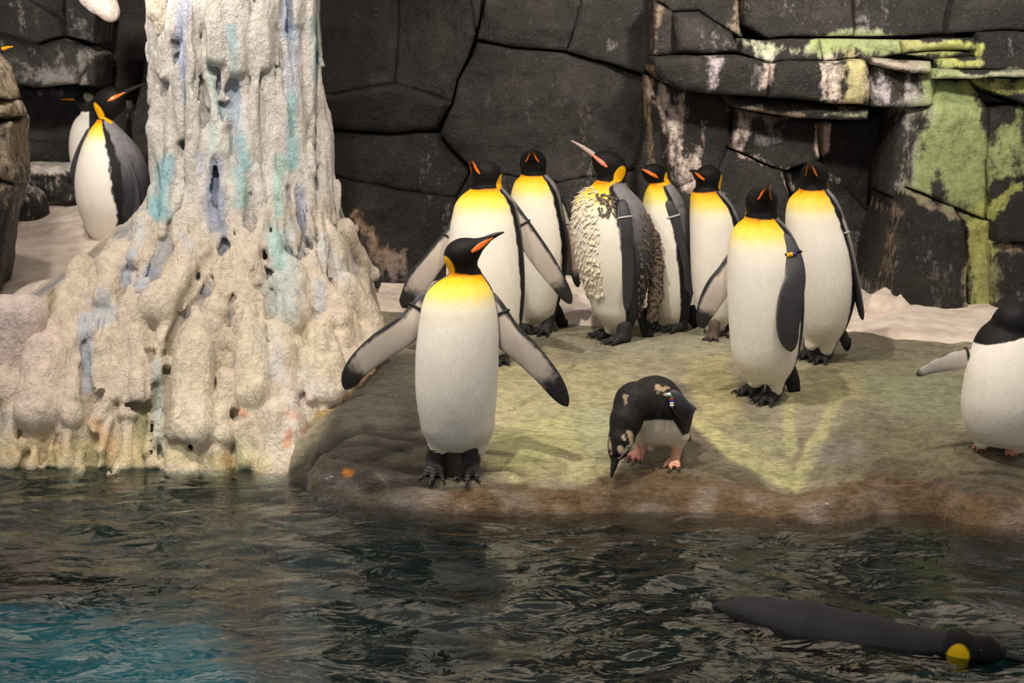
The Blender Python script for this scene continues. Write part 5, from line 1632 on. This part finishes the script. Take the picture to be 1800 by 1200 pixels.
# king in the left alcove
penguin('king_penguin', 'lone king penguin in the left alcove behind the ice column, orange bill pointing right', 'penguin', None,
    (200, 440), [(212, 172, 196), (220, 164, 206), (235, 156, 222), (250, 149, 236), (270, 143, 250), (300, 137, 262), (330, 136, 268), (360, 140, 268), (385, 148, 258), (410, 158, 240), (428, 172, 226)],
    -64, (193, 180, 30, 22, 26), (212, 166, 254, 147, -0.03), 211,
    [(180, 415, 178, 432, 14, 11), (216, 415, 216, 432, 14, 11)],
    [(178, 440, -20), (214, 442, -10)],
    [dict(path=[(208, 250, 6, -0.08), (221, 290, 12, -0.13), (232, 330, 12, -0.15), (236, 365, 10, -0.15), (234, 392, 4, -0.14)], face='out', lead=1),
     dict(path=[(158, 225, 4, 0.02), (150, 250, 9, 0.0), (140, 275, 10, 0.0), (131, 300, 8, 0.0), (130, 318, 4, 0.0)], face='out', lead=1)],
    neck_r=11, A0=74, dhead=0.0, hoodn=0.1, earf=-0.7, ear='tail')

penguin('gentoo_penguin', 'gentoo penguin with a white head patch, standing behind the lone king in the left alcove', 'penguin', None,
    (146, 346), [(198, 144, 166), (208, 134, 172), (225, 127, 176), (250, 124, 179), (280, 126, 181), (305, 131, 180), (325, 139, 176), (336, 148, 168)],
    -45, (152, 180, 18, 13, 17), (136, 175, 107, 175, -0.03), 196,
    [(142, 325, 142, 338, 7, 5), (160, 325, 160, 338, 7, 5)],
    [(141, 346, -20), (160, 347, 0)],
    [dict(path=[(164, 215, 4, -0.05), (170, 240, 9, -0.08), (174, 270, 8, -0.08), (175, 295, 3, -0.08)], face='out', lead=1)],
    style='gentoo', plate=None, beakm=M_GENTOO, footk='yellow', foots=0.8, neck_r=9, A0=80, hoodn=0.0)

bd = boulder(-70, 330, 90, 62, 8.3, 'dark boulder behind the left rock pillar that carries the hidden gentoo', 14.0, amp=0.12)
penguin('gentoo_penguin', 'gentoo penguin hidden behind the left rock pillar, only its orange beak showing', 'penguin', None,
    (-50, 282), [(112, -44, -18), (125, -54, -10), (150, -62, -4), (190, -66, 0), (225, -66, -2), (250, -60, -8), (266, -50, -20)],
    40, (-20, 92, 20, 14, 17), (0, 88, 23, 82, -0.02), 112,
    [(-50, 252, -50, 266, 8, 6), (-24, 252, -24, 266, 8, 6)],
    [], [dict(path=[(-12, 135, 4, -0.05), (-5, 165, 9, -0.08), (-2, 195, 8, -0.08), (-2, 225, 3, -0.08)], face='out', lead=1)],
    style='gentoo', plate=None, beakm=M_GENTOO, neck_r=10, base_z=(1.0, 8.3))

# adelie at the right edge
penguin('adelie_penguin', 'round adelie penguin with pink feet cut off by the right edge of the photo', 'penguin', None,
    (1756, 800), [(560, 1750, 1812), (575, 1728, 1822), (590, 1716, 1828), (610, 1707, 1834), (640, 1697, 1840), (680, 1690, 1845), (710, 1688, 1846), (735, 1692, 1844), (755, 1700, 1838), (770, 1712, 1826), (778, 1728, 1812)],
    -16, (1786, 566, 38, 34, 34), (1812, 570, 1856, 584, -0.06), 584,
    [(1728, 752, 1726, 775, 22, 14), (1796, 755, 1790, 782, 24, 16)],
    [(1732, 784, -50), (1776, 792, -12)],
    [dict(path=[(1738, 618, 12, 0.03), (1708, 627, 16, 0.0), (1686, 632, 18, -0.01), (1655, 640, 14, -0.02), (1630, 649, 10, -0.02), (1611, 659, 4, -0.02)], face='in', lead=-1, band=0.28, tipdark=0.93)],
    style='adelie', plate=None, footk='pink', foots=0.78, neck_r=36, A0=94, eyes='ring', hoodn=0.0, dhead=-0.03)

# chinstrap bending over to the rim
def chinstrap():
    g = hit(1146, 812)
    Y0 = g[1]; off = g.copy(); s = 1 / ppm(Y0)
    root = new_obj('chinstrap_penguin', None); root.location = off
    tag(root, 'small chinstrap penguin bending down to the ledge rim, beaded tag on its flipper', 'penguin')
    L = lambda x, y, dy=0.0: at(x, y, Y0 + dy)
    parts = [  # torso, shoulders, neck, head
        (L(1176, 730, 0.04), L(1150, 712, 0.0), 42, 50), (L(1150, 712, 0.0), L(1118, 712, -0.05), 50, 38), (L(1172, 745, 0.0), L(1150, 745, -0.02), 38, 36),
        (L(1118, 708, -0.06), L(1101, 738, -0.10), 36, 27), (L(1101, 738, -0.10), L(1092, 772, -0.13), 26, 21), (L(1092, 772, -0.13), L(1086, 790, -0.14), 20, 16), (L(1086, 790, -0.14), L(1081, 806, -0.145), 14, 7),
        (L(1125, 768, 0.02), L(1124, 788, 0.02), 16, 9), (L(1192, 768, 0.0), L(1190, 790, 0.0), 20, 9)]
    lo = np.array(L(1055, 850, -0.32)); hi = np.array(L(1235, 640, 0.24)); lo[2] -= 0.02
    lo = np.minimum(lo, hi); hi = np.maximum(np.array(L(1055, 850, -0.32)), np.array(L(1240, 615, 0.24)))
    vox = 0.0036
    X, Y, Z, shp = grid(lo, hi, vox)
    D = np.full(shp, 9.0, np.float32)
    for a, b, ra, rb in parts:
        D = smin(D, rcone(X, Y, Z, a, b, ra * s, rb * s), 0.022)
    V, Q = surface_nets(D.astype(np.float32), lo, vox)
    Q = fix_winding(V, Q)
    px, py = pix(V); x, y, z = V.T
    nz = fbm(x * 60, y * 60, z * 60, 3)
    # white belly below a sagging line, black above; measured along the body
    zl = np.interp(x, [L(1095, 0)[0], L(1132, 0)[0], L(1140, 0)[0], L(1180, 0)[0], L(1196, 0)[0], L(1215, 0)[0]],
                   [L(0, 810)[2], L(0, 752)[2], L(0, 724)[2], L(0, 726)[2], L(0, 728)[2], L(0, 758)[2]])
    white = (1 - sstep(-0.004, 0.004, z - zl + 0.003 * nz)) * sstep(L(1118, 0)[0], L(1126, 0)[0], x + 0.25 * (z - L(0, 770)[2]))
    hl = np.array(s2l((232, 220, 200))); bk = np.array(s2l((30, 27, 27)))
    c = bk * (1 - white[:, None]) + hl * white[:, None]
    low = (sstep(0.0, 0.1, L(0, 750)[2] - z) * white * 0.3)[:, None]
    c = c * (1 - low) + np.array(s2l((196, 180, 140))) * low
    c = c * (1 + 0.4 * nz[:, None] * (1 - white[:, None]))
    rgb, am = blobs(px, py, [(1156, 681, 1168, 683, 6, (190, 172, 140), .7), (1099, 697, 1101, 708, 4, (176, 158, 130), .7), (1170, 692, 1174, 695, 4, (206, 190, 160), .8),
        (1106, 762, 1112, 780, 5, (196, 176, 150), .9), (1110, 780, 1088, 806, 3, (214, 204, 190), .95), (1096, 768, 1099, 772, 4, (196, 176, 150), .8), (1090, 786, 1093, 793, 4, (214, 190, 160), .9),
        (1070, 770, 1075, 796, 3, (190, 170, 150), .8), (1078, 806, 1082, 808, 3, (190, 170, 150), .7)], 0.9 * nz)
    am = (am * (V[:, 1] < Y0 + 0.02))[:, None]
    c = c * (1 - am) + rgb * am
    new_obj('body', mesh_np('body', V - off, Q, True, np.clip(c, 0.004, 1)), root, M_FEATHER)
    B, T = L(1082, 806, -0.145), L(1074, 840, -0.16)
    bd = unit(T - B)
    bv, bq, _, _ = loft([B - bd * 0.01, B + (T - B) * .35, B + (T - B) * .75, T], [0.0165, 0.0125, 0.0075, 0.002], [0.018, 0.014, 0.009, 0.003], (0.2, -1, 0), 14, 16)
    new_obj('beak', mesh_np('beak', bv - off, bq), root, M_BEAK)
    eye_ball(root, off, L(1104, 786, -0.165), 0.005)
    eye_ball(root, off, L(1077, 780, -0.16), 0.005)
    add_foot(root, off, 1127, 800, -35, 'pink', 0.92)
    add_foot(root, off, 1187, 812, -22, 'yellow', 0.92)
    # leg skin above the feet
    for x0, y0, x1, y1, m in ((1125, 782, 1127, 798, M_PINKFOOT), (1192, 786, 1188, 808, M_PINKFOOT)):
        v, q, _, _ = loft([L(x0, y0, 0.01), L((x0 + x1) / 2, (y0 + y1) / 2, 0.005), L(x1, y1, 0.0)], [0.018, 0.016, 0.016], [0.018, 0.016, 0.016], (0, -1, 0), 14, 8)
        new_obj('leg', mesh_np('leg', v - off, q), root, m)
    f = add_flipper(root, off, Y0, [(1176, 688, 8, -0.09), (1188, 700, 13, -0.10), (1198, 716, 15, -0.10), (1208, 730, 14, -0.09), (1214, 734, 10, -0.08)], 'out', 1, th=0.013)
    add_flipper(root, off, Y0, [(1200, 708, 8, 0.02), (1208, 718, 12, 0.01), (1215, 727, 13, 0.01), (1219, 729, 8, 0.01)], 'out', 1, th=0.012)
    for (bx, by, m) in ((1176, 693, M_WHT), (1178, 696, M_GRN), (1180, 700, M_RED), (1181, 704, M_BLUE), (1181, 708, M_WHT), (1181, 712, M_WHT)):
        torus(L(bx, by, -0.125), (0.2, 0, 1), (0, -1, 0), 0.0045, 0.0045, 0.0035, 'bead', f, off, m)
    tv, tq, ts, tu = loft([L(1196, 742, 0.10), L(1206, 760, 0.14), L(1212, 775, 0.17)], [0.03, 0.025, 0.012], [0.012, 0.008, 0.004], (0, -.7, .7), 16, 14)
    new_obj('tail', mesh_np('tail', tv - off, tq, True, np.tile(bk, (len(tv), 1))), root, M_FEATHER)
chinstrap()

# king swimming at the surface, lower right
def swimmer():
    P = lambda x, y, z=0.0: atz(x, y, z)
    head = P(1705, 1148, 0.0); tail = P(1262, 1090, -0.03)
    head[2] += 0.045; tail[2] += 0.048
    off = (head + tail) / 2; off[2] = 0.0
    root = new_obj('king_penguin', None); root.location = off
    tag(root, 'swimming king penguin low in the water, yellow ear patch just above the surface', 'penguin')
    ax = head - tail; ax[2] = 0; Lb = np.linalg.norm(ax); u = ax / Lb
    UPZ = 0.046
    Q_ = lambda t, z: tail + ax * t + np.array((0, 0, z + UPZ - tail[2]))
    caps = [(Q_(0.0, -0.035), Q_(0.12, -0.05), 0.018, 0.06), (Q_(0.12, -0.05), Q_(0.35, -0.085), 0.06, 0.108), (Q_(0.35, -0.085), Q_(0.62, -0.095), 0.108, 0.106), (Q_(0.62, -0.095), Q_(0.82, -0.07), 0.106, 0.068),
            (Q_(0.82, -0.065), Q_(0.95, -0.045), 0.060, 0.052), (Q_(0.95, -0.045), Q_(1.06, -0.03), 0.052, 0.036), (Q_(1.06, -0.03), Q_(1.12, -0.03), 0.036, 0.014)]
    lo = np.min([np.minimum(a, b) for a, b, _, _ in caps], 0) - 0.12; hi = np.max([np.maximum(a, b) for a, b, _, _ in caps], 0) + 0.12
    X, Y, Z, shp = grid(lo, hi, 0.005)
    D = np.full(shp, 9.0, np.float32)
    for a, b, ra, rb in caps: D = smin(D, rcone(X, Y, Z, a, b, ra, rb), 0.02)
    V, Q = surface_nets(D.astype(np.float32), lo, 0.005)
    Q = fix_winding(V, Q)
    t = (V - tail) @ u / Lb; v = np.array((-u[1], u[0], 0)); lat = (V - tail) @ v
    axz = np.interp(t, [0, 0.12, 0.35, 0.62, 0.82, 0.95, 1.06], [-.035, -.05, -.085, -.095, -.07, -.045, -.03]) + UPZ
    ang = np.degrees(np.arctan2(V[:, 2] - axz, -lat))       # 90 = back, 0 = the side toward the viewer
    nz = fbm(V[:, 0] * 40, V[:, 1] * 40, V[:, 2] * 40, 3)
    c = np.tile(np.array(s2l((46, 46, 52))), (len(V), 1))
    dk = ((1 - sstep(20, 30, ang + 4 * nz)) * (ang > -60))[:, None]
    c = c * (1 - dk) + np.array(s2l((26, 26, 30))) * dk
    wh = (ang < -25)[:, None]; c = np.where(wh, np.array(s2l((200, 194, 184))), c)
    hd = sstep(0.90, 0.92, t)[:, None]
    c = c * (1 - hd) + np.array(s2l((20, 20, 22))) * hd
    e = np.sqrt(((t - 0.965) * Lb / 0.031) ** 2 + ((V[:, 2] - (-0.042 + UPZ)) / 0.036) ** 2)
    ek = ((1 - sstep(0.9, 1.05, e)) * (lat < -0.01))[:, None]
    c = c * (1 - ek) + np.array(s2l((248, 206, 10))) * ek
    new_obj('body', mesh_np('body', V - off, Q, True, np.clip(c, 0.004, 1)), root, M_FEATHER)
    B, T = Q_(1.10, -0.03), Q_(1.24, -0.045)
    bv, bq, _, _ = loft([B - u * 0.01, B + (T - B) * .4, B + (T - B) * .8, T], [0.015, 0.011, 0.006, 0.002], [0.016, 0.012, 0.007, 0.002], (0, 0, 1), 12, 14)
    new_obj('beak', mesh_np('beak', bv - off, bq), root, M_BEAK)
    for sg in (-1, 1):
        eye_ball(root, off, Q_(1.045, -0.018) + v * sg * 0.036, 0.005)
        a = Q_(0.72, -0.09) + v * sg * 0.085
        fv, fq, fs, fu = loft([a, a + v * sg * 0.06 - u * 0.06 - np.array((0, 0, .03)), a + v * sg * 0.10 - u * 0.17 - np.array((0, 0, .07)), a + v * sg * 0.11 - u * 0.28 - np.array((0, 0, .10))], [0.035, 0.042, 0.034, 0.01], [0.012, 0.01, 0.008, 0.004], (0, 0, 1), 20, 24)
        new_obj('flipper', mesh_np('flipper', fv - off, fq, True, np.tile(np.array(s2l((34, 34, 38))), (len(fv), 1))), root, M_FLIPPER)
    tv, tq, _, _ = loft([Q_(0.04, -0.04), Q_(-0.06, -0.045), Q_(-0.14, -0.05)], [0.022, 0.024, 0.012], [0.008, 0.006, 0.003], (0, 0, 1), 14, 10)
    new_obj('tail', mesh_np('tail', tv - off, tq, True, np.tile(np.array(s2l((24, 24, 26))), (len(tv), 1))), root, M_FEATHER)
swimmer()
